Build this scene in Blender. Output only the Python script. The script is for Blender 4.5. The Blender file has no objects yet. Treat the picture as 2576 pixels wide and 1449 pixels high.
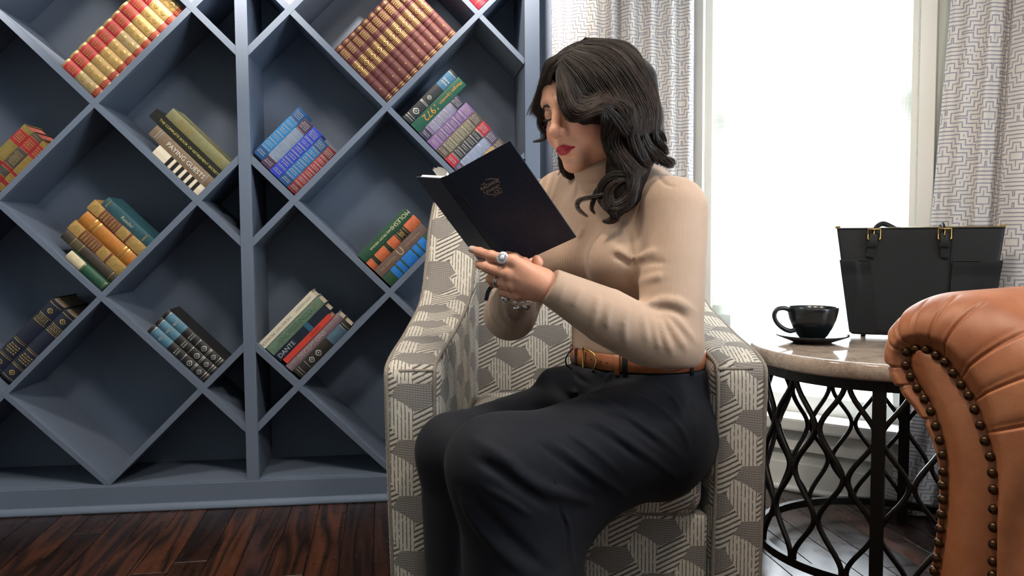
import bpy, bmesh, math, random
import numpy as np
from mathutils import Vector, Matrix

# ------------------------------------------------------------------ camera
SC = bpy.context.scene
COL = SC.collection
FPX, PITCH, ROLL, EYE = 2132.0, math.radians(3.6), math.radians(-0.36), 0.87
cam_data = bpy.data.cameras.new('camera')
cam_data.sensor_width = 36.0
cam_data.lens = 36.0 * FPX / 2576.0
cam_data.clip_start = 0.05
cam = bpy.data.objects.new('camera', cam_data)
COL.objects.link(cam)
_f = Vector((0, math.cos(PITCH), -math.sin(PITCH)))
_u = Vector((0, math.sin(PITCH), math.cos(PITCH)))
_r = Vector((1, 0, 0))
_rr = _r * math.cos(ROLL) + _u * math.sin(ROLL)
_uu = _u * math.cos(ROLL) - _r * math.sin(ROLL)
cam.matrix_world = Matrix(((_rr.x, _uu.x, -_f.x, 0), (_rr.y, _uu.y, -_f.y, 0), (_rr.z, _uu.z, -_f.z, EYE), (0, 0, 0, 1)))
SC.camera = cam

# ------------------------------------------------------------------ view, sky
SC.view_settings.view_transform = 'Standard'
SC.view_settings.look = 'None'
SC.view_settings.gamma = 1.0
SC.view_settings.use_curve_mapping = False
SC.view_settings.exposure = 0.32
SC.cycles.max_bounces = 4; SC.cycles.diffuse_bounces = 3; SC.cycles.glossy_bounces = 3
SC.cycles.transmission_bounces = 3; SC.cycles.transparent_max_bounces = 6
SC.cycles.caustics_reflective = False; SC.cycles.caustics_refractive = False
SC.cycles.adaptive_threshold = 0.045; SC.cycles.adaptive_min_samples = 20; SC.cycles.use_light_tree = False
world = bpy.data.worlds.new('daylight')
SC.world = world
world.use_nodes = True
world.node_tree.nodes['Background'].inputs[0].default_value = (0.84, 0.93, 1.0, 1)
world.node_tree.nodes['Background'].inputs[1].default_value = 3.0

# room plan (metres; camera above the origin, Y into the picture, Z up)
PHI = 0.1185                                   # the bookcase wall runs along (cos, sin) of this
SD = np.array([math.cos(PHI), math.sin(PHI)])  # along the bookcase, to the right
SN = np.array([-math.sin(PHI), math.cos(PHI)]) # into the bookcase
S0 = np.array([-0.8428, 2.7002])               # front of the middle upright
WE = np.array([0.786, -0.618])                 # along the window wall, to the right
WN = np.array([-0.618, -0.786])                # out of the window wall, into the room
W0 = np.array([1.0, 2.79])
CEIL = 2.62

def area_light(name, loc, target, sx, sy, energy, color):
    d = bpy.data.lights.new(name, 'AREA')
    d.shape = 'RECTANGLE'; d.size = sx; d.size_y = sy; d.energy = energy; d.color = color
    o = bpy.data.objects.new(name, d); COL.objects.link(o)
    o.location = loc
    o.rotation_euler = (Vector(target) - Vector(loc)).to_track_quat('-Z', 'Y').to_euler()
    return o
# daylight arriving at the two windows (outside the glass)
_c = W0 + WE * -0.05 - WN * 0.55
area_light('window_daylight', (_c[0], _c[1], 1.35), (_c[0] + WN[0], _c[1] + WN[1], 1.2), 1.5, 2.3, 135, (0.84, 0.93, 1.0))
area_light('side_window_daylight', (2.75, 0.3, 1.5), (1.2, 0.45, 1.1), 2.2, 1.9, 70, (0.80, 0.91, 1.0))

# ------------------------------------------------------------------ helpers
def AT(px, py, Y):
    """world point seen at a pixel of the photograph, Y metres in front of the camera"""
    a, b = px - 1288.0, py - 724.5
    cr, sr = math.cos(ROLL), math.sin(ROLL)
    X, V = a * cr + b * sr, -a * sr + b * cr
    d0, d2 = X / FPX, -V / FPX
    c, s = math.cos(PITCH), math.sin(PITCH)
    w = np.array([d0, c + d2 * s, -s + d2 * c])
    w = w * (Y / w[1]); w[2] += EYE
    return w
def PX(p):
    p = np.asarray(p, float); x, y, z = p[..., 0], p[..., 1], p[..., 2] - EYE
    c, s = math.cos(PITCH), math.sin(PITCH)
    yc, zc = y * c - z * s, y * s + z * c
    X, V = FPX * x / yc, -FPX * zc / yc
    cr, sr = math.cos(ROLL), math.sin(ROLL)
    return np.stack([1288 + X * cr - V * sr, 724.5 + X * sr + V * cr], -1)

def lin(c):
    return c / 12.92 if c <= 0.04045 else ((c + 0.055) / 1.055) ** 2.4
def rgb(h, k=1.0):
    h = h.lstrip('#')
    return tuple(lin(int(h[i:i + 2], 16) / 255.0) * k for i in (0, 2, 4)) + (1.0,)

def props(o, label=None, cat=None, group=None, kind=None):
    for k, v in (('label', label), ('category', cat), ('group', group), ('kind', kind)):
        if v: o[k] = v
    return o
def empty(name, loc=(0, 0, 0), rot=None, **kw):
    o = bpy.data.objects.new(name, None); COL.objects.link(o)
    o.location = loc
    o.empty_display_size = 0.05
    if rot is not None: o.rotation_euler = rot
    return props(o, **kw)
def link(name, me, parent=None, mats=None, **kw):
    if mats is not None and not me.materials:
        for m in (mats if isinstance(mats, (list, tuple)) else [mats]): me.materials.append(m)
    o = bpy.data.objects.new(name, me); COL.objects.link(o)
    if parent is not None: o.parent = parent
    return props(o, **kw)

class MB:
    """mesh builder: vertices, faces, per-corner uv, per-face colour and material"""
    def __init__(s): s.v, s.f, s.uv, s.c, s.m = [], [], [], [], []
    def add(s, verts, faces, uvs=None, col=None, mi=0):
        b = len(s.v); s.v += [tuple(map(float, p)) for p in verts]
        for k, f in enumerate(faces):
            s.f.append(tuple(int(i) + b for i in f))
            s.uv.append(uvs[k] if uvs is not None else [(0.0, 0.0)] * len(f))
            s.c.append(col[k] if isinstance(col, list) else (col or (1, 1, 1, 1)))
            s.m.append(mi)
        return b
    def box(s, lo, hi, col=None, mi=0, M=None):
        x0, y0, z0 = lo; x1, y1, z1 = hi
        P = [(x0, y0, z0), (x1, y0, z0), (x1, y1, z0), (x0, y1, z0), (x0, y0, z1), (x1, y0, z1), (x1, y1, z1), (x0, y1, z1)]
        if M is not None: P = [tuple(M @ Vector(p)) for p in P]
        F = [(0, 3, 2, 1), (4, 5, 6, 7), (0, 1, 5, 4), (1, 2, 6, 5), (2, 3, 7, 6), (3, 0, 4, 7)]
        s.add(P, F, None, col, mi)
    def grid(s, P, closed_u=False, closed_v=False, uv=None, col=None, mi=0, flip=False):
        P = np.asarray(P, float); nu, nv = P.shape[:2]
        F, U, C = [], [], []
        for i in range(nu - (0 if closed_u else 1)):
            for j in range(nv - (0 if closed_v else 1)):
                i2, j2 = (i + 1) % nu, (j + 1) % nv
                q = [i * nv + j, i2 * nv + j, i2 * nv + j2, i * nv + j2]
                w = [(i, j), (i + 1, j), (i + 1, j + 1), (i, j + 1)]
                if flip: q, w = q[::-1], w[::-1]
                F.append(q)
                if uv is not None: U.append([tuple(uv[min(a, uv.shape[0] - 1), min(b, uv.shape[1] - 1)]) for a, b in w])
        s.add(P.reshape(-1, 3), F, U if uv is not None else None, col, mi)
    def tube(s, pts, r, n=8, caps=True, col=None, mi=0, closed=False, up=None, sq=1.0):
        P = tube_points(pts, r, n, closed, up, sq)
        s.grid(P, closed_u=closed, closed_v=True, col=col, mi=mi, flip=True)
        if caps and not closed:
            b = len(s.v) - P.shape[0] * n
            s.f.append(tuple(b + k for k in range(n))); e = b + (P.shape[0] - 1) * n
            s.f.append(tuple(e + k for k in range(n))[::-1])
            for _ in range(2): s.uv.append([(0, 0)] * n); s.c.append(col or (1, 1, 1, 1)); s.m.append(mi)
    def mesh(s, name, smooth=False):
        me = bpy.data.meshes.new(name)
        me.from_pydata(s.v, [], s.f)
        if any(any(u != (0.0, 0.0) for u in q) for q in s.uv[:400]) or len(s.uv) > 400:
            l = me.uv_layers.new(name='UVMap')
            l.data.foreach_set('uv', np.array([c for q in s.uv for u in q for c in u], np.float32))
        if any(c != (1, 1, 1, 1) for c in s.c):
            a = me.color_attributes.new('Col', 'FLOAT_COLOR', 'CORNER')
            a.data.foreach_set('color', np.array([x for q, c in zip(s.f, s.c) for _ in q for x in c], np.float32))
        me.polygons.foreach_set('material_index', np.array(s.m, np.int32))
        if smooth: me.polygons.foreach_set('use_smooth', np.ones(len(s.f), bool))
        me.update()
        return me
    def obj(s, name, mats, parent=None, smooth=False, bevel=0, **kw):
        me = s.mesh(name, smooth)
        if bevel: bevel_mesh(me, bevel)
        return link(name, me, parent, mats, **kw)

def bevel_mesh(me, w, seg=2, angle=0.6):
    bm = bmesh.new(); bm.from_mesh(me)
    ed = [e for e in bm.edges if len(e.link_faces) == 2 and e.calc_face_angle(0) > angle]
    bmesh.ops.bevel(bm, geom=ed, offset=w, segments=seg, profile=0.7, affect='EDGES', clamp_overlap=True)
    bm.to_mesh(me); bm.free()
    me.update()

def frames(pts, closed=False, up=None):
    P = np.asarray(pts, float); n = len(P)
    T = (np.roll(P, -1, 0) - np.roll(P, 1, 0)) if closed else np.gradient(P, axis=0)
    T /= np.linalg.norm(T, axis=1)[:, None] + 1e-12
    N = np.zeros_like(P)
    if up is not None:
        u = np.asarray(up, float)
        N = u - T * (T @ u)[:, None]
        N /= np.linalg.norm(N, axis=1)[:, None] + 1e-12
    else:
        a = np.array([0, 0, 1.0]) if abs(T[0][2]) < 0.9 else np.array([1.0, 0, 0])
        v = a - T[0] * (a @ T[0]); v /= np.linalg.norm(v)
        for i in range(n):
            v = v - T[i] * (v @ T[i]); v /= np.linalg.norm(v) + 1e-12; N[i] = v
    return P, T, N, np.cross(T, N)
def tube_points(pts, r, n=8, closed=False, up=None, sq=1.0):
    P, T, N, B = frames(pts, closed, up)
    r = np.broadcast_to(np.asarray(r, float), (len(P),))
    a = np.linspace(0, 2 * math.pi, n, endpoint=False)
    return P[:, None] + r[:, None, None] * (np.cos(a)[None, :, None] * N[:, None] + sq * np.sin(a)[None, :, None] * B[:, None])
def spline(pts, n):
    """Catmull-Rom through points, n samples"""
    P = np.asarray(pts, float); m = len(P)
    if m == 2: return P[0] + np.linspace(0, 1, n)[:, None] * (P[1] - P[0])
    Q = np.vstack([2 * P[0] - P[1], P, 2 * P[-1] - P[-2]])
    t = np.linspace(0, m - 1 - 1e-9, n); i = t.astype(int); u = (t - i)[:, None]
    a, b, c, d = Q[i], Q[i + 1], Q[i + 2], Q[i + 3]
    return 0.5 * (2 * b + (c - a) * u + (2 * a - 5 * b + 4 * c - d) * u ** 2 + (3 * b - a - 3 * c + d) * u ** 3)
def lathe(mb, prof, n=48, col=None, mi=0, center=(0, 0, 0)):
    a = np.linspace(0, 2 * math.pi, n, endpoint=False)
    P = np.array([[(center[0] + r * math.cos(t), center[1] + r * math.sin(t), center[2] + z) for t in a] for r, z in prof])
    mb.grid(P, closed_v=True, col=col, mi=mi, flip=True)

# ------------------------------------------------------------------ materials
class NT:
    def __init__(s, name):
        s.mat = bpy.data.materials.new(name); s.mat.use_nodes = True
        s.t = s.mat.node_tree; s.n = s.t.nodes; s.b = s.n['Principled BSDF']
    def node(s, kind, **kw):
        o = s.n.new(kind)
        for k, v in kw.items(): setattr(o, k, v)
        return o
    def put(s, sock, val):
        if isinstance(val, bpy.types.NodeSocket): s.t.links.new(val, sock)
        elif val is not None:
            try: sock.default_value = val
            except Exception: sock.default_value = tuple(val)[:3]
    def m(s, op, *a, clamp=False):
        o = s.node('ShaderNodeMath', operation=op, use_clamp=clamp)
        for k, x in enumerate(a): s.put(o.inputs[k], x)
        return o.outputs[0]
    def vm(s, op, *a):
        o = s.node('ShaderNodeVectorMath', operation=op)
        for k, x in enumerate(a): s.put(o.inputs[k], x)
        return o.outputs['Value'] if op in ('DOT_PRODUCT', 'LENGTH', 'DISTANCE') else o.outputs[0]
    def coord(s, which='Object'):
        return s.node('ShaderNodeTexCoord').outputs[which]
    def mapping(s, vec, scale=(1, 1, 1), rot=(0, 0, 0), loc=(0, 0, 0)):
        o = s.node('ShaderNodeMapping'); s.put(o.inputs[0], vec)
        o.inputs[1].default_value = loc; o.inputs[2].default_value = rot; o.inputs[3].default_value = scale
        return o.outputs[0]
    def noise(s, vec, scale, detail=3, rough=0.5, out=0, dist=0.0):
        o = s.node('ShaderNodeTexNoise'); s.put(o.inputs['Vector'], vec)
        o.inputs['Scale'].default_value = scale; o.inputs['Detail'].default_value = detail
        o.inputs['Roughness'].default_value = rough; o.inputs['Distortion'].default_value = dist
        return o.outputs[out]
    def ramp(s, fac, stops, interp='LINEAR'):
        o = s.node('ShaderNodeValToRGB'); s.put(o.inputs[0], fac); e = o.color_ramp; e.interpolation = interp
        while len(e.elements) < len(stops): e.elements.new(0.5)
        for k, (p, c) in enumerate(stops):
            e.elements[k].position = p; e.elements[k].color = c if len(c) == 4 else tuple(c) + (1,)
        return o.outputs[0]
    def mix(s, fac, a, b, mode='MIX'):
        o = s.node('ShaderNodeMix', data_type='RGBA', blend_type=mode)
        s.put(o.inputs[0], fac); s.put(o.inputs[6], a); s.put(o.inputs[7], b)
        return o.outputs[2]
    def attr(s, name, out='Color'):
        return s.node('ShaderNodeAttribute', attribute_name=name).outputs[out]
    def sep(s, vec):
        o = s.node('ShaderNodeSeparateXYZ'); s.put(o.inputs[0], vec); return o.outputs
    def comb(s, x=0.0, y=0.0, z=0.0):
        o = s.node('ShaderNodeCombineXYZ')
        for k, v in enumerate((x, y, z)): s.put(o.inputs[k], v)
        return o.outputs[0]
    def bump(s, h, strength=0.3, dist=0.001, normal=None):
        o = s.node('ShaderNodeBump'); o.inputs['Strength'].default_value = strength
        o.inputs['Distance'].default_value = dist; s.put(o.inputs['Height'], h)
        if normal is not None: s.put(o.inputs['Normal'], normal)
        return o.outputs[0]
    def out(s, color=None, rough=None, metal=None, spec=None, normal=None, coat=None, sheen=None, sss=None):
        b = s.b.inputs
        for k, v in (('Base Color', color), ('Roughness', rough), ('Metallic', metal), ('Specular IOR Level', spec),
                     ('Normal', normal), ('Coat Weight', coat), ('Sheen Weight', sheen), ('Subsurface Weight', sss)):
            if v is not None: s.put(b[k], v)
        return s.mat

def simple(name, col, rough=0.5, metal=0.0, var=0.08, scale=40, spec=0.5, bump=0.0, bdist=0.0005, coat=None):
    g = NT(name); v = g.coord()
    n = g.noise(v, scale, 4)
    f = g.ramp(n, [(0.3, tuple(max(0, c * (1 - var)) for c in col[:3])), (0.7, tuple(c * (1 + var) for c in col[:3]))])
    nm = g.bump(g.noise(v, scale * 6, 3), bump, bdist) if bump else None
    return g.out(f, rough, metal, spec, nm, coat)
def attr_mat(name, rough=0.5, spec=0.4, var=0.12, scale=60, bump=0.12, metal=0.0):
    g = NT(name); v = g.coord()
    n = g.noise(v, scale, 4)
    k = g.ramp(n, [(0.3, (1 - var,) * 3), (0.7, (1 + var,) * 3)])
    c = g.mix(1.0, g.attr('Col'), k, 'MULTIPLY')
    return g.out(c, rough, metal, spec, g.bump(g.noise(v, scale * 8, 2), bump, 0.0004))

# lettering, converted once to flat meshes
TEXTS = {}
def text_mesh(txt, extrude=0.00015):
    if txt not in TEXTS:
        cu = bpy.data.curves.new('lettering', 'FONT'); cu.body = txt; cu.size = 1.0
        cu.align_x = 'CENTER'; cu.align_y = 'CENTER'; cu.resolution_u = 3
        o = bpy.data.objects.new('lettering', cu); COL.objects.link(o)
        dg = bpy.context.evaluated_depsgraph_get()
        me = bpy.data.meshes.new_from_object(o.evaluated_get(dg))
        v = np.array([p.co[:] for p in me.vertices]); f = [tuple(p.vertices) for p in me.polygons]
        bpy.data.objects.remove(o); bpy.data.curves.remove(cu); bpy.data.meshes.remove(me)
        lo, hi = v.min(0), v.max(0)
        v = v - (lo + hi) / 2
        TEXTS[txt] = (v[:, :2], f, (hi - lo)[0], (hi - lo)[1])
    return TEXTS[txt]
for _t in ('THE COMPLETE BOOK OF RETIREMENT SECRETS', 'PAYING GUESTS', '1972', 'Morgan Llywelyn', 'ARE FROM VIENNA',
           'MOLESHI', 'CONFESSIONS', 'SUE GRAFTON', 'U', 'is for Undertow', 'THE RED TENT', 'ANITA DIAMANT', 'PICADOR', 'DECEPTIONS',
           'THE', 'RADIANT', 'JOURNEY', '2020 WEEKLY', 'VANISH', 'Reader', 'Digest', 'I', 'II', 'III', 'DANTE'):
    text_mesh(_t)
# ================================================================== the room
def wall_mat(name, col):
    g = NT(name); v = g.coord()
    n = g.noise(v, 3.0, 4)
    c = g.ramp(n, [(0.3, tuple(x * 0.96 for x in col[:3])), (0.7, tuple(min(1, x * 1.03) for x in col[:3]))])
    return g.out(c, 0.6, 0, 0.3, g.bump(g.noise(v, 260, 2), 0.08, 0.0006))
M_blue = wall_mat('blue_grey_paint', rgb('#667286'))
M_wall = wall_mat('pale_wall_paint', rgb('#c9cdc8'))
M_white = wall_mat('white_trim_paint', rgb('#e6e6e2'))
M_ceil = wall_mat('ceiling_paint', rgb('#e9e7e2'))

def plan(p, z): return (float(p[0]), float(p[1]), float(z))
def slab(name, p0, p1, z0, z1, nrm, th, mat, parent=None, **kw):
    """upright slab whose room face runs p0..p1; nrm points into the room"""
    p0, p1, nrm = np.asarray(p0, float), np.asarray(p1, float), np.asarray(nrm, float)
    mb = MB(); q0, q1 = p0 - nrm * th, p1 - nrm * th
    P = [plan(p0, z0), plan(p1, z0), plan(q1, z0), plan(q0, z0), plan(p0, z1), plan(p1, z1), plan(q1, z1), plan(q0, z1)]
    mb.add(P, [(0, 3, 2, 1), (4, 5, 6, 7), (0, 1, 5, 4), (1, 2, 6, 5), (2, 3, 7, 6), (3, 0, 4, 7)])
    return mb.obj(name, mat, parent, **kw)

def sp(s, d=0.0): return S0 + SD * s + SN * d       # bookcase plan: s along, d deep
def wp(t, d=0.0): return W0 + WE * t + WN * d       # window wall plan: t along, d out into the room

B_back = 0.30
corner = np.array([0.524, 3.165])
sB = float((corner - S0) @ SD)
slab('wall_back', sp(-1.75, B_back), sp(sB + 0.02, B_back), 0, CEIL, -SN, 0.1, M_blue, kind='structure')
TL, TR, ZS, ZT = -0.400, 0.312, 0.25, 2.36
C_end = wp(1.15)
E_end = C_end + np.array([0.118, -0.993]) * 4.1
wall_w = empty('wall_window', kind='structure')
for nm, a, b, z0, z1 in (('wall_panel', -0.62, TL, 0, CEIL), ('wall_panel', TR, 1.17, 0, CEIL), ('wall_panel', TL, TR, 0, ZS), ('wall_panel', TL, TR, ZT, CEIL)):
    slab(nm, wp(a), wp(b), z0, z1, WN, 0.12, M_wall, wall_w)
rn = np.array([-0.993, -0.118]); rd = np.array([0.118, -0.993])
wall_r = empty('wall_right', kind='structure')
R0 = 0.75; R1 = 2.75
for a, b, z0, z1 in ((0, R0, 0, CEIL), (R1, 4.1, 0, CEIL), (R0, R1, 0, 0.45), (R0, R1, 2.35, CEIL)):
    slab('wall_panel', C_end + rd * a, C_end + rd * b, z0, z1, rn, 0.12, M_wall, wall_r)
yF = float(E_end[1]); xL = -2.45
slab('wall_front', (xL, yF), (E_end[0] + 0.1, yF), 0, CEIL, (0, 1), 0.1, M_wall, kind='structure')
slab('wall_left', (xL, yF), (xL, 3.0), 0, CEIL, (1, 0), 0.1, M_wall, kind='structure')
mb = MB(); mb.box((xL - 0.1, yF - 0.1, CEIL), (2.9, 3.6, CEIL + 0.08)); mb.obj('ceiling', M_ceil, kind='structure')

# floor: dark stained boards, each one a piece
g = NT('dark_stained_oak')
oc = g.coord('Object'); rnd = g.node('ShaderNodeObjectInfo').outputs['Random']
off = g.comb(g.m('MULTIPLY', rnd, 37.0), g.m('MULTIPLY', rnd, 91.0), 0.0)
v = g.vm('ADD', g.mapping(oc, (7.0, 0.55, 4.0)), off)
warp = g.noise(v, 1.1, 2, 0.5)
rings = g.m('FRACT', g.m('MULTIPLY', g.m('ADD', warp, g.m('MULTIPLY', g.noise(g.vm('ADD', g.mapping(oc, (42, 1.2, 4)), off), 1.0, 3), 0.16)), 9.0))
tri = g.m('ABSOLUTE', g.m('SUBTRACT', g.m('MULTIPLY', rings, 2.0), 1.0))
fine = g.noise(g.vm('ADD', g.mapping(oc, (220, 5.0, 4)), off), 1.0, 4, 0.6)
gr = g.m('ADD', g.m('MULTIPLY', tri, 0.72), g.m('MULTIPLY', fine, 0.42))
light = g.ramp(rnd, [(0.0, rgb('#2e1b13')), (0.55, rgb('#382017')), (0.85, rgb('#54301d')), (1.0, rgb('#452819'))])
dark = g.ramp(rnd, [(0.0, rgb('#170e0b')), (1.0, rgb('#20130e'))])
base = g.mix(g.ramp(gr, [(0.25, (0, 0, 0)), (0.85, (1, 1, 1))]), dark, light)
rough = g.ramp(g.noise(oc, 14, 4), [(0.3, (0.24,) * 3), (0.7, (0.36,) * 3)])
M_oak = g.out(base, rough, 0, 0.5, g.bump(gr, 0.10, 0.0008))
mb = MB(); mb.box((xL - 0.1, yF - 0.1, -0.10), (2.9, 3.7, -0.014))
M_sub = simple('subfloor', rgb('#120b08'), 0.9)
floor = mb.obj('floor', M_sub, kind='structure')
rng = random.Random(4)
PW = 0.088; ang = math.atan2(-0.15, 1.0)
pd = np.array([-math.sin(-ang) if False else -0.1483, 0.9889]); pc = np.array([0.9889, 0.1483])
pm = {}
def plank_mesh(L):
    L = round(L, 1)
    if L not in pm:
        b = MB(); b.box((-PW / 2 + 0.0007, -L / 2 + 0.0007, -0.014), (PW / 2 - 0.0007, L / 2 - 0.0007, 0.0))
        me = b.mesh('floor_board'); bevel_mesh(me, 0.0012, 1); me.materials.append(M_oak); pm[L] = me
    return pm[L]
for k in range(-30, 34):
    y = 0.5 - rng.random() * 1.0
    while y < 3.75:
        L = round(rng.choice((0.9, 1.2, 1.5, 1.9)), 1)
        c = pc * (k * PW) + pd * (y + L / 2)
        e1 = pc * (k * PW) + pd * (y + L); over = -float((e1 - W0) @ WN) - 0.06
        if over > 0 and float((c - W0) @ WN) > -L:
            L2 = round(L - over / max(0.2, float(-(pd @ WN))) - 0.05, 1)
            if L2 < 0.15: break
            L = L2; c = pc * (k * PW) + pd * (y + L / 2)
        if xL - 0.3 < c[0] < 2.7 and c[1] - L / 2 < 3.6:
            o = link('floor_board', plank_mesh(L), floor)
            o.location = (c[0], c[1], 0); o.rotation_euler = (0, 0, math.atan2(pd[1], pd[0]) - math.pi / 2)
        y += L
# floor behind the camera stays out of the picture: one plain sheet of the same boards
mb = MB(); mb.box((xL - 0.05, yF, -0.014), (2.7, -0.4, -0.001)); mb.obj('floor_sheet', M_oak, floor)

# window_1: frame, two sashes, glass, casing, sill
win = empty('window_1', kind='structure')
def wbox(name, t0, t1, d0, d1, z0, z1, mat, parent, bevel=0.003):
    mb = MB()
    P = [plan(wp(t, d), z) for z in (z0, z1) for t, d in ((t0, d0), (t1, d0), (t1, d1), (t0, d1))]
    mb.add(P, [(0, 1, 2, 3), (7, 6, 5, 4), (4, 5, 1, 0), (5, 6, 2, 1), (6, 7, 3, 2), (7, 4, 0, 3)])
    return mb.obj(name, mat, parent, bevel=bevel)
for a, b in ((TL - 0.045, TL + 0.004), (TR - 0.004, TR + 0.042)):
    wbox('casing', a, b, -0.02, 0.022, ZS - 0.05, ZT + 0.05, M_white, win)
wbox('casing', TL - 0.045, TR + 0.042, -0.02, 0.022, ZT, ZT + 0.07, M_white, win)
wbox('window_sill', TL - 0.07, TR + 0.07, -0.058, 0.055, ZS - 0.035, ZS + 0.006, M_white, win, 0.008)
wbox('apron', TL - 0.045, TR + 0.045, -0.02, 0.018, ZS - 0.11, ZS - 0.035, M_white, win)
for a, b in ((TL, TL + 0.03), (TR - 0.03, TR)): wbox('jamb', a, b, -0.12, -0.0, ZS, ZT, M_white, win)
wbox('jamb', TL, TR, -0.12, 0, ZT - 0.03, ZT, M_white, win)
for a, b in ((TL + 0.03, TL + 0.08), (TR - 0.08, TR - 0.03)): wbox('stile', a, b, -0.10, -0.06, ZS, ZT - 0.03, M_white, win)
for z0, z1 in ((ZS - 0.002, ZS + 0.065), (1.235, 1.305), (ZT - 0.09, ZT - 0.03)): wbox('rail', TL + 0.03, TR - 0.03, -0.10, -0.06, z0, z1, M_white, win)
g = NT('window_glass'); g.n.remove(g.b)
tr = g.node('ShaderNodeBsdfTransparent'); gl = g.node('ShaderNodeBsdfGlossy'); gl.inputs['Roughness'].default_value = 0.02
mx = g.node('ShaderNodeMixShader'); mx.inputs[0].default_value = 0.06
g.t.links.new(tr.outputs[0], mx.inputs[1]); g.t.links.new(gl.outputs[0], mx.inputs[2])
g.t.links.new(mx.outputs[0], g.n['Material Output'].inputs[0])
M_glass = g.mat
for z0, z1 in ((ZS + 0.065, 1.235), (1.305, ZT - 0.09)): wbox('pane', TL + 0.08, TR - 0.08, -0.083, -0.078, z0, z1, M_glass, win, 0)

# window_2 in the right wall, out of the picture, lets daylight in
win2 = empty('window_2', kind='structure')
def rbox(name, a, b, d0, d1, z0, z1, mat):
    mb = MB(); q = lambda u, d: C_end + rd * u + rn * d
    P = [plan(q(t, d), z) for z in (z0, z1) for t, d in ((a, d0), (b, d0), (b, d1), (a, d1))]
    mb.add(P, [(0, 1, 2, 3), (7, 6, 5, 4), (4, 5, 1, 0), (5, 6, 2, 1), (6, 7, 3, 2), (7, 4, 0, 3)])
    mb.obj(name, mat, win2, bevel=0.003)
for a in (R0, (R0 + R1) / 2 - 0.03, R1 - 0.06): rbox('stile', a, a + 0.06, -0.1, -0.05, 0.45, 2.35, M_white)
for z in (0.45, 1.37, 2.29): rbox('rail', R0, R1, -0.1, -0.05, z, z + 0.06, M_white)
rbox('window_sill', R0 - 0.05, R1 + 0.05, -0.05, 0.06, 0.41, 0.45, M_white)

# skirting
slab('baseboard_window', wp(-0.6, 0.016), wp(1.15, 0.016), 0, 0.095, WN, 0.016, M_white, kind='structure')
mb = MB(); mb.tube([plan(wp(t, 0.016), 0.008) for t in (-0.58, 1.15)], 0.012, 8); mb.obj('trim_1', M_white, smooth=True, kind='structure')

# roller shade
g = NT('sheer_linen_shade'); g.n.remove(g.b)
uvv = g.coord('UV')
weave = g.noise(g.mapping(uvv, (18, 420, 1)), 1.0, 4, 0.6)
weave2 = g.noise(g.mapping(uvv, (300, 14, 1)), 1.0, 3, 0.6)
wv = g.m('ADD', g.m('MULTIPLY', weave, 0.65), g.m('MULTIPLY', weave2, 0.35))
colr = g.ramp(wv, [(0.3, rgb('#d9dcd6')), (0.7, rgb('#f4f5f1'))])
tl = g.node('ShaderNodeBsdfTranslucent'); df = g.node('ShaderNodeBsdfDiffuse'); tp = g.node('ShaderNodeBsdfTransparent')
for q in (tl, df, tp): g.put(q.inputs[0], colr)
m1 = g.node('ShaderNodeMixShader'); m1.inputs[0].default_value = 0.4
g.t.links.new(tl.outputs[0], m1.inputs[1]); g.t.links.new(df.outputs[0], m1.inputs[2])
m2 = g.node('ShaderNodeMixShader'); g.put(m2.inputs[0], g.ramp(wv, [(0.35, (0.42,) * 3), (0.65, (0.26,) * 3)]))
g.t.links.new(m1.outputs[0], m2.inputs[1]); g.t.links.new(tp.outputs[0], m2.inputs[2])
g.t.links.new(m2.outputs[0], g.n['Material Output'].inputs[0])
M_shade = g.mat
shade = empty('roller_shade', plan(wp(-0.04, -0.02), 0.59), label='sheer white roller shade glowing with daylight in the window', cat='window shade')
HZ = 0.585
def local(parent, o):
    # parts are modelled in world coordinates; a sub-part's parent already sits at the origin
    if o.parent is not None and o.parent.type == 'EMPTY': o.matrix_parent_inverse = Matrix.Translation(parent.location).inverted()
    return o
mb = MB(); P = np.array([[plan(wp(t, -0.022), z) for z in (HZ, ZT - 0.05)] for t in (TL + 0.012, TR - 0.012)])
uv = np.array([[(t, z) for z in (HZ, ZT - 0.05)] for t in (TL, TR)])
mb.grid(P, uv=uv); local(shade, mb.obj('shade_fabric', M_shade, shade))
local(shade, wbox('hem_bar', TL + 0.012, TR - 0.012, -0.03, -0.016, HZ - 0.004, HZ + 0.028, M_shade, shade, 0.003))
mb = MB(); mb.tube([plan(wp(t, -0.02), ZT - 0.06) for t in (TL + 0.012, TR - 0.012)], 0.022, 14); local(shade, mb.obj('roller', M_white, shade, smooth=True))
M_bead = simple('pale_plastic', rgb('#b9bcb8'), 0.35)
mb = MB(); pc0 = wp(TR - 0.006, 0.012)
mb.tube([plan(pc0, 0.75), plan(pc0, ZT - 0.06)], 0.0009, 5)
oct_v = np.array([(1, 0, 0), (-1, 0, 0), (0, 1, 0), (0, -1, 0), (0, 0, 1), (0, 0, -1)]) * 0.0026
oct_f = [(0, 2, 4), (2, 1, 4), (1, 3, 4), (3, 0, 4), (2, 0, 5), (1, 2, 5), (3, 1, 5), (0, 3, 5)]
for z in np.arange(0.75, ZT - 0.07, 0.0075): mb.add(oct_v + np.array(plan(pc0, z)), oct_f)
local(shade, mb.obj('bead_chain', M_bead, shade, smooth=True))

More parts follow.
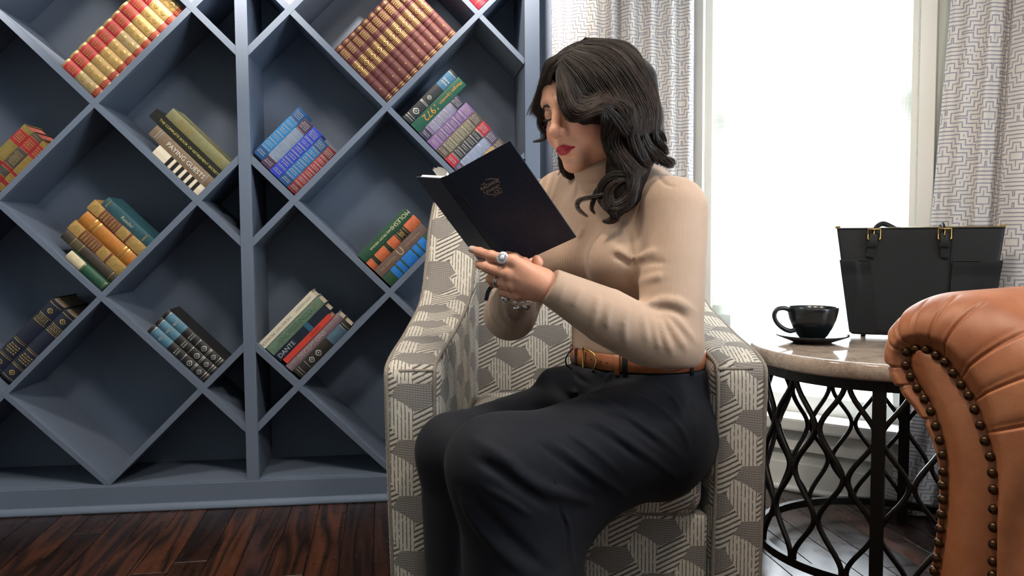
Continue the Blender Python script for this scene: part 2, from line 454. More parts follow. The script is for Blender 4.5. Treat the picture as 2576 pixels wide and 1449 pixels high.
# curtains: stepped-contour pattern printed on cloth
g = NT('stepped_line_curtain_cloth'); uvv = g.coord('UV'); x, y, _ = g.sep(uvv)
wob = g.m('MULTIPLY', g.m('SUBTRACT', g.noise(g.mapping(uvv, (60, 60, 1)), 1.0, 2), 0.5), 0.0022)
y = g.m('ADD', y, wob)
Wd, Hd, rects = 0.26, 0.240, ((0.009, 0.036), (0.027, 0.020), (0.056, 0.005), (0.092, -0.010), (0.130, -0.025))
def cross(ox, oy):
    fx = g.m('ABSOLUTE', g.m('SUBTRACT', g.m('FLOORED_MODULO', g.m('ADD', x, ox), Wd), Wd / 2))
    fy = g.m('ABSOLUTE', g.m('SUBTRACT', g.m('FLOORED_MODULO', g.m('ADD', y, oy), Hd), Hd / 2))
    r = None
    for a, b in rects:
        d = g.m('MAXIMUM', g.m('SUBTRACT', fx, a), g.m('SUBTRACT', fy, b))
        r = d if r is None else g.m('MINIMUM', r, d)
    return r
dd = g.m('MINIMUM', cross(0, 0), cross(Wd / 2, Hd / 2))
SPC = 0.0112
ph = g.m('FRACT', g.m('DIVIDE', g.m('ADD', dd, 0.2 + 0.012), SPC))
ln = g.ramp(ph, [(0.0, (1, 1, 1)), (0.20, (1, 1, 1)), (0.28, (0, 0, 0)), (0.92, (0, 0, 0)), (1.0, (1, 1, 1))])
inside = g.m('GREATER_THAN', dd, -0.0121)
ln = g.m('MULTIPLY', ln, inside)
cl = g.mix(g.noise(uvv, 900, 2), rgb('#d8d3cf'), rgb('#e6e2de'))
cc = g.mix(g.m('MULTIPLY', ln, 0.85), cl, rgb('#84869c'))
d1 = g.b; g.put(d1.inputs['Base Color'], cc); d1.inputs['Roughness'].default_value = 0.85; d1.inputs['Specular IOR Level'].default_value = 0.2
t1 = g.node('ShaderNodeBsdfTranslucent'); g.put(t1.inputs[0], cc)
ms = g.node('ShaderNodeMixShader'); ms.inputs[0].default_value = 0.22
g.t.links.new(d1.outputs[0], ms.inputs[1]); g.t.links.new(t1.outputs[0], ms.inputs[2]); g.t.links.new(ms.outputs[0], g.n['Material Output'].inputs[0])
M_curt = g.mat
def curtain(name, rows, folds, seed, label, u0):
    """rows: list of (z, start, end) plan points; folds: fold depths along the width (fraction, depth, half width)"""
    nu, nz = 220, 46
    zs = np.linspace(rows[0][0], rows[-1][0], nz)
    rz = [r[0] for r in rows]
    a = np.stack([np.interp(zs, rz, [r[1][k] for r in rows]) for k in (0, 1)], 1)
    b = np.stack([np.interp(zs, rz, [r[2][k] for r in rows]) for k in (0, 1)], 1)
    u = np.linspace(0, 1, nu)
    d = b - a; L = np.linalg.norm(d, axis=1)[:, None]; e = d / L; n = np.stack([e[:, 1], -e[:, 0]], 1)
    prof = np.zeros((nz, nu)); shift = np.zeros((nz, nu))
    fz = np.clip((zs - rows[0][0]) / (rows[-1][0] - rows[0][0]), 0, 1)[:, None]
    for c, dp, hw in folds:
        w = (u[None] - c - 0.012 * np.sin(7 * fz + c * 9) * (1 - fz))
        prof += dp * np.exp(-(w / hw) ** 2) * (0.75 + 0.25 * fz)
    prof += 0.004 * np.sin(u[None] * 23 + fz * 3)
    P = np.zeros((nz, nu, 3))
    P[:, :, :2] = a[:, None] + d[:, None] * u[None, :, None] + n[:, None] * prof[:, :, None]
    P[:, :, 2] = zs[:, None]
    P = P.transpose(1, 0, 2)
    arc = np.zeros(nu); mid = P[:, nz // 2]
    arc[1:] = np.cumsum(np.linalg.norm(np.diff(mid, axis=0), axis=1))
    uv = np.stack([np.broadcast_to(arc[:, None] + u0, (nu, nz)), np.broadcast_to(zs[None], (nu, nz))], -1)
    mb = MB(); mb.grid(P, uv=uv)
    root = empty(name, (float(mid[nu // 2, 0]), float(mid[nu // 2, 1]), float(rows[0][0])), label=label, cat='curtain')
    o = mb.obj('curtain_cloth', M_curt, root, smooth=True); local(root, o)
    md = o.modifiers.new('thickness', 'SOLIDIFY'); md.thickness = 0.0016
    return root
curtain('curtain', [(0.01, (0.150, 3.02), (0.640, 2.985)), (2.42, (0.142, 3.02), (0.630, 2.985))],
        [(0.06, 0.035, 0.05), (0.19, 0.030, 0.06), (0.30, 0.042, 0.055), (0.42, 0.050, 0.04), (0.475, -0.02, 0.012), (0.56, 0.045, 0.06), (0.70, 0.050, 0.05), (0.84, 0.040, 0.055), (0.96, 0.040, 0.04)], 1,
        'pale patterned curtain hanging between the bookcase and the window, behind the woman', 0.05)
def wq(t): return tuple(wp(t, 0.036))
curtain('curtain', [(0.008, wq(0.235), wq(0.86)), (0.45, wq(0.33), wq(0.84)), (0.93, wq(0.357), wq(0.83)), (1.5, wq(0.392), wq(0.82)), (2.42, wq(0.42), wq(0.80))],
        [(0.04, 0.02, 0.04), (0.14, 0.040, 0.06), (0.26, 0.03, 0.04), (0.345, -0.035, 0.018), (0.46, 0.046, 0.10), (0.66, 0.044, 0.07), (0.85, 0.042, 0.06)], 2,
        'pale patterned curtain on the right of the window, behind the black handbag', 0.11)
M_rod = simple('dark_bronze', rgb('#2b2622'), 0.4, 0.8)
for nm, p, q, lb in (('curtain_rod', (0.10, 3.03), (0.66, 3.0), 'dark curtain rod above the curtain beside the bookcase'),
                     ('curtain_rod', wp(0.37, 0.085), wp(0.88, 0.085), 'dark curtain rod above the curtain right of the window')):
    root = empty(nm, ((p[0] + q[0]) / 2, (p[1] + q[1]) / 2, 2.44), label=lb, cat='curtain rod')
    mb = MB(); mb.tube([(p[0], p[1], 2.44), (q[0], q[1], 2.44)], 0.012, 12); local(root, mb.obj('rod', M_rod, root, smooth=True))
    for e in (p, q):
        mb = MB(); lathe(mb, [(0.0, 0.02), (0.014, 0.014), (0.02, 0), (0.014, -0.014), (0.0, -0.02)], 14, center=(e[0], e[1], 2.44)); local(root, mb.obj('finial', M_rod, root, smooth=True))

# recessed ceiling lamps over the bookcase, and added fill lamps for the room
g = NT('lamp_lens'); g.b.inputs['Emission Color'].default_value = (1, 0.86, 0.66, 1); g.b.inputs['Emission Strength'].default_value = 6
M_lens = g.mat
def downlight(x, y, tx, ty, tz, energy, angle, label, col=(1.0, 0.83, 0.64), soft=0.045, blend=0.5, rr=0.05):
    root = empty('ceiling_or_fill_lamp', (x, y, CEIL), label=label, cat='ceiling lamp', group='recessed ceiling lamps')
    mb = MB(); lathe(mb, [(rr - 0.005, -0.001), (rr, -0.006), (rr + 0.025, -0.006), (rr + 0.028, 0.0)], 28); mb.obj('trim_ring', M_white, root, smooth=True)
    mb = MB(); lathe(mb, [(0.0, -0.002), (rr - 0.005, -0.002)], 28); mb.obj('lens', M_lens, root)
    d = bpy.data.lights.new('lamp_beam', 'SPOT'); d.energy = energy; d.color = col; d.spot_size = math.radians(angle); d.spot_blend = blend; d.shadow_soft_size = soft
    o = bpy.data.objects.new('lamp_beam', d); COL.objects.link(o); o.parent = root; o.location = (0, 0, -0.02)
    o.rotation_euler = (Vector((tx, ty, tz)) - Vector((x, y, CEIL - 0.02))).to_track_quat('-Z', 'Y').to_euler()
for s, d, e, lb in ((-0.80, -0.80, 500, 'recessed ceiling lamp over the left bay of the bookcase'), (0.0, -0.80, 500, 'recessed ceiling lamp in front of the middle upright of the bookcase'), (0.74, -0.80, 500, 'recessed ceiling lamp over the right bay of the bookcase')):
    p = sp(s, d); q = sp(s, 0.05)
    downlight(p[0], p[1], q[0], q[1], 1.95, e, 44, lb, (1.0, 0.86, 0.70), 0.03, 1.0)
for x, y, lb in ((-0.95, 1.70, 'added fill lamp in the ceiling left of the armchair'), (-0.10, 1.05, 'added fill lamp in the ceiling in front of the armchair'), (0.80, 0.75, 'added fill lamp in the ceiling over the leather sofa')):  # unseen wide lamps, added as soft fill light for the sitter and room
    downlight(x, y, x, y + 0.15, 0.0, 80, 150, lb, (1.0, 0.88, 0.74), 0.16, 0.5, 0.19)

# ================================================================== bookcase
UU, Z5, DIV, BT = 0.2997, 0.084, 0.038, 0.021
DEPTH = 0.27
case = empty('bookcase', plan(sp(0.0), 0.0), (0, 0, PHI), label='built-in blue-grey bookcase with diagonal diamond shelves', cat='bookcase')
def cbox(name, lo, hi, bevel=0.0015):
    mb = MB(); mb.box(lo, hi); return mb.obj(name, M_blue, case, bevel=bevel)
NB = 7.5
TOPZ = Z5 + NB * UU
cbox('back_panel', (-3 * UU, DEPTH, 0), (3 * UU, DEPTH + 0.016, TOPZ + 0.05), 0)
cbox('upright', (-DIV / 2, -0.002, 0.0), (DIV / 2, DEPTH, TOPZ))
cbox('upright', (3 * UU - 0.004, -0.004, 0.0), (3 * UU + 0.045, DEPTH + 0.025, TOPZ + 0.05))
cbox('upright', (-3 * UU - 0.045, -0.004, 0.0), (-3 * UU + 0.004, DEPTH + 0.025, TOPZ + 0.05))
for s in (-1, 1):
    a, b = sorted((s * (DIV / 2), s * (3 * UU - 0.003)))
    cbox('bottom_shelf', (a, 0.0, Z5 - 0.02), (b, DEPTH, Z5))
cbox('base_board', (-3 * UU - 0.045, -0.006, 0), (3 * UU + 0.045, 0.012, Z5 - 0.004))
cbox('top_board', (-3 * UU - 0.05, -0.02, TOPZ), (3 * UU + 0.05, DEPTH + 0.02, TOPZ + 0.05))
mb = MB(); q = [(0, 0)] + [(0.02 * math.cos(t), 0.022 * math.sin(t)) for t in np.linspace(0, math.pi / 2, 7)]
P = np.array([[(x, -0.006 - a, b + 0.0005) for a, b in q] for x in (-3 * UU - 0.045, 3 * UU + 0.045)]); mb.grid(P, closed_v=True); mb.obj('shoe_moulding', M_blue, case, smooth=True)
def clip_line(k, sgn):
    """points of h = k - c (sgn -1) or h = c - k (sgn +1) inside 0<=c<=3, 0<=h<=NB"""
    f = (lambda c: k - c) if sgn < 0 else (lambda c: c - k)
    cs = [0.0, 3.0] + ([k - 0.0, k - NB] if sgn < 0 else [k + 0.0, k + NB])
    cs = sorted(c for c in cs if -1e-9 <= c <= 3 + 1e-9 and -1e-9 <= f(c) <= NB + 1e-9)
    return ((cs[0], f(cs[0])), (cs[-1], f(cs[-1]))) if len(cs) > 1 and cs[-1] - cs[0] > 0.05 else None
for side in (-1, 1):
    for sgn, ks in ((-1, (1.5, 3.5, 5.5, 7.5, 9.5)), (1, (1.5, -0.5, -2.5, -4.5, -6.5))):
        for k in ks:
            q = clip_line(k, sgn)
            if not q: continue
            (c0, h0), (c1, h1) = q
            p0 = np.array([side * c0 * UU, h0 * UU + Z5]); p1 = np.array([side * c1 * UU, h1 * UU + Z5])
            d = (p1 - p0) / np.linalg.norm(p1 - p0); n = np.array([-d[1], d[0]]) * BT / 2
            fr = 0.0015 if sgn > 0 else 0.0022
            mb = MB(); Q = [p0 + n, p0 - n, p1 - n, p1 + n]
            Q = [(min(max(x, -3 * UU), 3 * UU), max(z, Z5 - 0.002)) for x, z in Q]
            V = [(x, y, z) for y in (fr, DEPTH) for x, z in Q]
            if np.cross(np.subtract(Q[1], Q[0]), np.subtract(Q[2], Q[1])) > 0: F = [(0, 1, 2, 3), (7, 6, 5, 4), (4, 5, 1, 0), (5, 6, 2, 1), (6, 7, 3, 2), (7, 4, 0, 3)]
            else: F = [f[::-1] for f in [(0, 1, 2, 3), (7, 6, 5, 4), (4, 5, 1, 0), (5, 6, 2, 1), (6, 7, 3, 2), (7, 4, 0, 3)]]
            mb.add(V, F); mb.obj('shelf_board', M_blue, case, bevel=0.0008)
# ================================================================== books on the diamond shelves
M_cover = attr_mat('book_cover_cloth', 0.5, 0.4, 0.14, 55, 0.15)
M_gloss = attr_mat('book_cover_glossy', 0.3, 0.5, 0.05, 30, 0.03)
M_page = attr_mat('page_edges', 0.8, 0.2, 0.18, 300, 0.1)
M_print = attr_mat('spine_print', 0.35, 0.5, 0.05, 50, 0.0)
g = NT('gilt_print'); M_gilt = g.out(g.mix(g.noise(g.coord(), 120, 2), rgb('#a3823f'), rgb('#d8bd78')), 0.32, 0.65, 0.5)
g = NT('silver_print'); M_silv = g.out(g.mix(g.noise(g.coord(), 120, 2), rgb('#9a9a98'), rgb('#d5d5d2')), 0.32, 0.6, 0.5)

def spine_z(x, t, bulge): return -bulge * ((2 * x / t - 1) ** 2)
def book(mat4, t, L, d, base, label, group, bands=(), lines=(), orn=(), texts=(), bulge=0.004, hubs=(), page='#d9cfb8', gloss=False, lcol='gilt', squiggle=()):
    root = empty('book', label=label, cat='book', group=group)
    root.matrix_world = mat4
    ys = {0.0, 1.0}
    for a, b, _ in bands: ys |= {a, b}
    for h in hubs: ys |= {h - 0.012, h - 0.006, h + 0.006, h + 0.012}
    ys = sorted(y for y in ys if 0 <= y <= 1)
    nx = 9 if bulge > 0.001 else 3
    xs = np.linspace(0, t, nx); th = 0.0026
    outer = [(0, -d)] + [(x, spine_z(x, t, bulge)) for x in xs] + [(t, -d)]
    inner = [(t - th, -d)] + [(x, spine_z(x, t, bulge) - th) for x in np.linspace(t - th, th, nx)] + [(th, -d)]
    ring = outer + inner; n = len(ring)
    hubset = set()
    for h in hubs: hubset |= {round(h - 0.006, 5), round(h + 0.006, 5)}
    V = []
    for y in ys:
        for k, (x, z) in enumerate(ring):
            up = 0.0016 if (round(y, 5) in hubset and 1 < k < nx) else 0
            V.append((x, y * L, z + up))
    F, Cc = [], []
    cb = rgb(base)
    def colour(ym):
        for a, b, c in bands:
            if a <= ym < b: return rgb(c)
        return cb
    for i in range(len(ys) - 1):
        c = colour((ys[i] + ys[i + 1]) / 2)
        for k in range(n):
            k2 = (k + 1) % n
            F.append((i * n + k, i * n + k2, (i + 1) * n + k2, (i + 1) * n + k)[::-1]); Cc.append(c if 1 <= k < nx else cb)
    m = len(outer)
    for e, fl in ((0, False), (len(ys) - 1, True)):        # end edges of the boards
        for k in range(m - 1):
            q = (e * n + k, e * n + k + 1, e * n + n - 2 - k, e * n + n - 1 - k)
            F.append(q[::-1] if fl else q); Cc.append(cb)
    mb = MB(); mb.add(V, F, None, Cc)
    mb.obj('cover', M_gloss if gloss else M_cover, root)
    e = 0.003; mb = MB(); mb.box((th, e, -d + 0.004), (t - th, L - e, -th - bulge * 0.6), rgb(page)); mb.obj('page_block', M_page, root)
    lm = {'gilt': M_gilt, 'silver': M_silv}[lcol]
    if lines or orn or squiggle:
        mb = MB(); xx = np.linspace(t * 0.06, t * 0.94, nx)
        for f in lines:
            f, w = f if isinstance(f, tuple) else (f, 0.008)
            P = np.array([[(x, f * L + s * w * L / 2, spine_z(x, t, bulge) + 0.0004) for s in (-1, 1)] for x in xx]); mb.grid(P, flip=False)
        for f, r in orn:
            c = (t / 2, f * L); a = np.linspace(0, 2 * math.pi, 13)[:-1]; rr = r * t
            for r0, r1 in ((0.62, 1.0), (0.0, 0.30)):
                P = np.array([[(c[0] + rr * q * math.cos(w) * (1 + 0.14 * math.cos(4 * w)), c[1] + rr * q * math.sin(w), 0) for q in (r0, r1)] for w in a])
                P[..., 2] = spine_z(P[..., 0], t, bulge) + 0.0005; mb.grid(P, closed_u=True, flip=False)
        rr_ = random.Random(int(t * 1e5) + len(label))
        for f0, f1, nrow in squiggle:                   # rows of small tooled strokes
            for q in range(nrow):
                yy = f0 + (f1 - f0) * (q + 0.5) / nrow; w = (f1 - f0) / nrow * 0.5
                x = t * 0.16
                while x < t * 0.84:
                    dx = t * rr_.uniform(0.05, 0.13)
                    z = spine_z(x + dx / 2, t, bulge) + 0.0006
                    mb.add([(x, (yy - w / 2) * L, z), (x + dx, (yy - w / 2) * L, z), (x + dx, (yy + w / 2) * L, z), (x, (yy + w / 2) * L, z)], [(0, 1, 2, 3)])
                    x += dx + t * rr_.uniform(0.03, 0.07)
        mb.obj('tooling', lm, root, kind='stuff')
    for txt, f, size, c, flip in texts:                 # titles run along the spine
        v, fc, w, h = text_mesh(txt)
        s = size * t / max(h, 0.01)
        lim = 0.9 * L / len(texts) if len(texts) > 1 else 0.9 * L
        if w * s > lim: s = lim / w
        sg = -1 if flip else 1
        P = [(t / 2 + sg * s * q[1], f * L - sg * s * q[0], spine_z(t / 2 + s * q[1], t, bulge) + 0.0006) for q in v]
        mb = MB(); mb.add(P, fc, None, rgb(c)); mb.obj('title_lettering', M_print, root)
    return root

CASE_M = Matrix.Translation(case.location) @ Matrix.Rotation(PHI, 4, 'Z')
R2 = math.sqrt(0.5)
def slot(node, kind, u, w, L, rec):
    """matrix of a book in a cell: node = bottom corner, u = stacking offset, w = offset along the length"""
    nx_, row = node
    o = Vector((nx_ * UU, rec, Z5 + (5 - row) * UU + BT * R2))
    a, b = Vector((R2, 0, R2)), Vector((-R2, 0, R2)); out = Vector((0, -1, 0))
    if kind == 'A': X, Y, p = a, b, o + a * u + b * w          # stands on the right-hand face
    else: X, Y, p = b, -a, o + b * u + a * (w + L)             # lies on the right-hand face
    M = Matrix(((X.x, Y.x, out.x, p.x), (X.y, Y.y, out.y, p.y), (X.z, Y.z, out.z, p.z), (0, 0, 0, 1)))
    return CASE_M @ M
ORD = ['first', 'second', 'third', 'fourth', 'fifth', 'sixth', 'seventh', 'eighth', 'ninth', 'tenth', 'eleventh', 'last']
br = random.Random(11)

# twin sets
u = 0.001
for k in range(11):
    t = 0.0352 + br.uniform(-0.0006, 0.0006)
    gold = br.choice(['#b5935c', '#a98b58', '#bf9d66', '#9d8a66'])
    book(slot((-1.5, 1), 'A', u, 0.001, 0.146, 0.028 + br.uniform(0, 0.006)), t, 0.146, 0.10, gold,
         f'red and gold ornate small book, {ORD[k]} from the lower end of its upper left row', 'red and gold books in the upper left diamond',
         bands=[(0.0, 0.05, gold), (0.05, 0.165, '#a52c30'), (0.63, 0.95, '#b03038')], lines=[0.05, 0.17, 0.20, 0.60, 0.63, 0.95, (0.975, 0.012)],
         orn=[(0.30, 0.26), (0.50, 0.24)], squiggle=[(0.07, 0.15, 2), (0.69, 0.89, 4)], page='#c7a36b', bulge=0.006)
    u += t + 0.0004
u = 0.002
for k in range(11):
    t = 0.0286 + br.uniform(-0.0005, 0.0005)
    book(slot((1.5, 1), 'A', u, 0.001, 0.236, 0.022 + br.uniform(0, 0.004)), t, 0.236, 0.16, '#5d3434',
         f'maroon leather book with gilt spine, {ORD[k]} from the lower end of its row', 'maroon and gilt books in the upper right diamond',
         lines=[0.03, 0.06, 0.34] + [(0.46 + q * 0.022, 0.010) for q in range(4)] + [(0.62 + q * 0.022, 0.010) for q in range(4)] + [0.95, 0.97],
         orn=[(0.575, 0.30), (0.20, 0.10)], squiggle=[(0.78, 0.92, 5), (0.05, 0.065, 1)], hubs=(0.10, 0.34, 0.42, 0.74, 0.94), page='#a98a5c', bulge=0.006)
    u += t + 0.0004

def stack(node, kind, items, group, where, rec=0.03, start=0.001):
    u = start
    for k, it in enumerate(items):
        it = dict(it); t, L = it.pop('t'), it.pop('L'); w = it.pop('w', 0.003); r = it.pop('r', rec); d = it.pop('d', 0.13); lab = it.pop('label'); base = it.pop('base')
        book(slot(node, kind, u, w, L, r), t, L, d, base, f'{lab} {where}', group, **it)
        u += t + 0.0006

RG = dict(bands=[(0.10, 0.18, '#8e2328'), (0.30, 0.36, '#8e2328'), (0.68, 0.92, '#9c2a2e')], lines=[0.10, 0.18, 0.3, 0.36, 0.68, 0.92, 0.96], squiggle=[(0.40, 0.62, 8), (0.73, 0.88, 4)], page='#b0625a', bulge=0.003)
def flipb(dct):
    o = dict(dct)
    for k in ('bands',): o[k] = [(1 - b, 1 - a, c) for a, b, c in dct.get(k, [])]
    o['lines'] = [1 - f if not isinstance(f, tuple) else (1 - f[0], f[1]) for f in dct.get('lines', [])]
    o['squiggle'] = [(1 - b, 1 - a, n) for a, b, n in dct.get('squiggle', [])]
    o['orn'] = [(1 - f, r) for f, r in dct.get('orn', [])]
    return o
RGf = flipb(RG)
stack((-2.5, 2), 'B', [dict(t=0.037, L=0.205, w=0.008, base='#8a7238', label='lowest red and gold book', **RGf), dict(t=0.036, L=0.205, w=0.010, base='#4b4543', label='middle grey book with red spine labels', **RGf),
      dict(t=0.036, L=0.205, w=0.006, base='#80703c', label='top olive and red book', **RGf)], 'books at the left edge', 'lying at the left edge of the photo', 0.06)

stack((-0.5, 2), 'A', [
    dict(t=0.033, L=0.190, base='#e4d8c4', label='white book with black piano-key blocks', bands=[(0.10 + 0.115 * q, 0.10 + 0.115 * q + 0.062, '#23211f') for q in range(6)], gloss=True, bulge=0.001),
    dict(t=0.041, L=0.238, base='#7d6a57', label='taupe book with white title', texts=[('PAYING GUESTS', 0.42, 0.36, '#dfe0da', False)], squiggle=[(0.86, 0.93, 2), (0.06, 0.10, 1)], lcol='silver', bulge=0.003),
    dict(t=0.034, L=0.274, base='#23231f', label='black book with yellow title', texts=[('THE COMPLETE BOOK OF RETIREMENT SECRETS', 0.44, 0.42, '#c9c06a', False)], gloss=True, bulge=0.001),
    dict(t=0.036, L=0.240, base='#7b7a57', label='faded olive green book', squiggle=[(0.60, 0.84, 7), (0.10, 0.14, 1)], bulge=0.003)],
    'books beside the middle upright', 'leaning left of the middle upright', 0.02)

SB = lambda a, b: flipb(dict(bands=[(0.0, 0.17, a), (0.17, 0.22, b), (0.78, 1.0, a)], lines=[0.17, 0.19, 0.33, 0.345, 0.48, 0.495, 0.63, 0.645, 0.78, 0.80], squiggle=[(0.05, 0.12, 2), (0.23, 0.30, 2), (0.38, 0.45, 2), (0.53, 0.60, 2), (0.68, 0.74, 2), (0.84, 0.96, 4)], lcol='silver', bulge=0.003))
def sb(a, b):
    o = SB(a, b); o['lcol'] = 'silver'; o['bulge'] = 0.003; return o
stack((0.5, 2), 'B', [
    dict(t=0.037, L=0.190, base='#8e2f33', label='dark red banded book at the bottom of the stack', **sb('#6e2428', '#8e2f33')),
    dict(t=0.037, L=0.190, base='#2268a4', label='mid blue banded book above the dark red one', **sb('#1d4a7c', '#2268a4')),
    dict(t=0.038, L=0.200, base='#2a3fae', label='royal blue banded book in the middle of the stack', **sb('#2a3fae', '#2a3fae')),
    dict(t=0.038, L=0.200, base='#7486a6', label='plum and pale blue banded book', **sb('#46344e', '#7486a6')),
    dict(t=0.037, L=0.205, w=0.010, base='#2a7ab8', label='bright blue banded book on top of the stack', **sb('#1a4f88', '#2a7ab8'))],
    'banded books right of the middle upright', 'right of the middle upright', 0.03)

stack((2.5, 2), 'B', [
    dict(t=0.050, L=0.19, base='#5a4a3a', label='brown book hidden lowest behind the planner', bulge=0.003),
    dict(t=0.038, L=0.178, base='#b5853a', label='brown and mustard banded book', **sb('#54433a', '#b5853a')),
    dict(t=0.038, L=0.178, base='#7f8fb2', label='dark violet and pale blue banded book', **sb('#4a4060', '#7f8fb2')),
    dict(t=0.039, L=0.180, base='#2a2a30', label='red and black banded book', **sb('#a82435', '#2a2a30')),
    dict(t=0.040, L=0.182, base='#6f6650', label='brown and olive banded book', **sb('#54463c', '#6f6650')),
    dict(t=0.040, L=0.182, base='#6c4f84', label='purple banded book', **sb('#7a5a90', '#6c4f84')),
    dict(t=0.037, L=0.178, base='#7d7a9c', label='navy banded book', **sb('#2e2c48', '#6a5684')),
    dict(t=0.037, L=0.222, w=0.004, base='#1f5344', label='dark green book titled 1972', texts=[('1972', 0.67, 0.62, '#c98a3a', True), ('Morgan Llywelyn', 0.25, 0.5, '#c98a3a', True)], gloss=True, bulge=0.002),
    dict(t=0.036, L=0.222, w=0.004, base='#262c30', label='black book with a blue end on top of the stack', **flipb(dict(bands=[(0.70, 0.96, '#3c6a8c')], lines=[0.06, 0.10, 0.36, 0.38, 0.96], orn=[(0.2, 0.3), (0.48, 0.2)], squiggle=[(0.76, 0.86, 2)])), lcol='silver', bulge=0.005)],
    'books in the diamond behind the planner', 'above the planner', 0.03)

PT = dict(bands=[(0.0, 0.26, '#b08a50'), (0.26, 0.30, '#6a3a2a'), (0.46, 0.50, '#6a3a2a'), (0.50, 0.80, '#70402f'), (0.80, 1.0, '#b08a50')], lines=[0.01, 0.13, 0.26, 0.46, 0.50, 0.65, 0.80, 0.99], orn=[(0.07, 0.34), (0.195, 0.34), (0.38, 0.34), (0.90, 0.34)], squiggle=[(0.52, 0.62, 2), (0.67, 0.78, 2)], bulge=0.003)
stack((-1.5, 3), 'A', [
    dict(t=0.032, L=0.150, base='#24503c', label='short green book with a white top', bands=[(0.62, 1.0, '#cdbfa0')], lines=[0.05, 0.6], r=0.01, bulge=0.006),
    dict(t=0.034, L=0.208, base='#3e3730', label='worn dark grey book', bands=[(0.66, 0.82, '#4f4732')], lines=[0.08, 0.66, 0.82], bulge=0.005),
    dict(t=0.037, L=0.212, base='#a8854e', label='tan book with medallions below the orange one', **PT),
    dict(t=0.050, L=0.206, base='#b5742e', label='thick orange leather book', lines=[(0.12, 0.004), (0.16, 0.02), (0.22, 0.02), (0.72, 0.02), (0.80, 0.02)], hubs=(0.19, 0.76), bulge=0.010),
    dict(t=0.037, L=0.214, base='#a8854e', label='tan book with medallions above the orange one', **PT),
    dict(t=0.034, L=0.190, base='#2e5560', label='teal cloth book', texts=[('Reader', 0.5, 0.34, '#b8b49a', False)], squiggle=[(0.90, 0.95, 1), (0.1, 0.16, 1)], bulge=0.003)],
    'old books in the left middle diamond', 'in the left middle diamond', 0.03)

stack((1.5, 3), 'B', [
    dict(t=0.042, L=0.206, w=0.004, base='#2a4a36', label='green book with bright blue bands', **flipb(dict(bands=[(0.18, 0.28, '#1f6fc0'), (0.31, 0.40, '#1f6fc0'), (0.43, 0.64, '#1f6fc0'), (0.47, 0.47, '#1f6fc0'), (0.67, 0.76, '#1f6fc0'), (0.79, 0.92, '#1f6fc0')])), bulge=0.003),
    dict(t=0.034, L=0.218, w=0.004, base='#6b5650', label='brown book with tan title', texts=[('SUE GRAFTON', 0.78, 0.5, '#b09a72', False), ('U', 0.52, 0.7, '#c2ac80', False), ('is for Undertow', 0.26, 0.4, '#b09a72', False)], bulge=0.002),
    dict(t=0.036, L=0.222, w=0.003, base='#c06440', label='orange and black banded book', **flipb(dict(bands=[(0.10, 0.17, '#2a2622'), (0.36, 0.43, '#2a2622'), (0.58, 0.78, '#26241f')], lines=[0.10, 0.17, 0.36, 0.43, 0.60, 0.64, 0.70, 0.75], orn=[(0.67, 0.22)])), bulge=0.005),
    dict(t=0.036, L=0.214, w=0.002, base='#27503c', label='green book with cream title', texts=[('ARE FROM VIENNA', 0.58, 0.34, '#d6d2a4', True), ('MOLESHI', 0.16, 0.40, '#d6d2a4', True)], bulge=0.003)],
    'books left of the armchair', 'in the diamond beside the planner', 0.03)

NV = flipb(dict(lines=[0.03, 0.18, (0.20, 0.004), 0.40, (0.42, 0.004), 0.70, (0.72, 0.004), 0.80, 0.96], orn=[(0.10, 0.18), (0.88, 0.18)], squiggle=[(0.24, 0.36, 4), (0.73, 0.79, 3)]))
stack((-2.5, 4), 'B', [dict(t=0.050, L=0.285, w=0.012, d=0.2, base='#1d2438', label='lower navy encyclopedia with gilt lines', page='#8a7a66', bulge=0.006, **NV),
      dict(t=0.050, L=0.285, w=0.012, d=0.2, base='#1d2438', label='upper navy encyclopedia with gilt lines', page='#8a7a66', bulge=0.006, **NV)], 'navy encyclopedias', 'at the lower left edge', 0.045)

BB = dict(bands=[(0.66, 0.95, '#54809a')], lines=[(0.03, 0.006), 0.065, 0.22, 0.24, 0.42, 0.95], orn=[(0.14, 0.26), (0.31, 0.3)], squiggle=[(0.50, 0.57, 2), (0.78, 0.84, 1)], lcol='silver', bulge=0.006)
stack((-0.5, 4), 'A', [dict(t=0.032, L=0.238, base='#2a2a2c', label=f'{q} black and light blue book of the three', **BB) for q in ('lowest', 'middle', 'topmost')],
      'three black and blue books', 'left of the middle upright', 0.02)

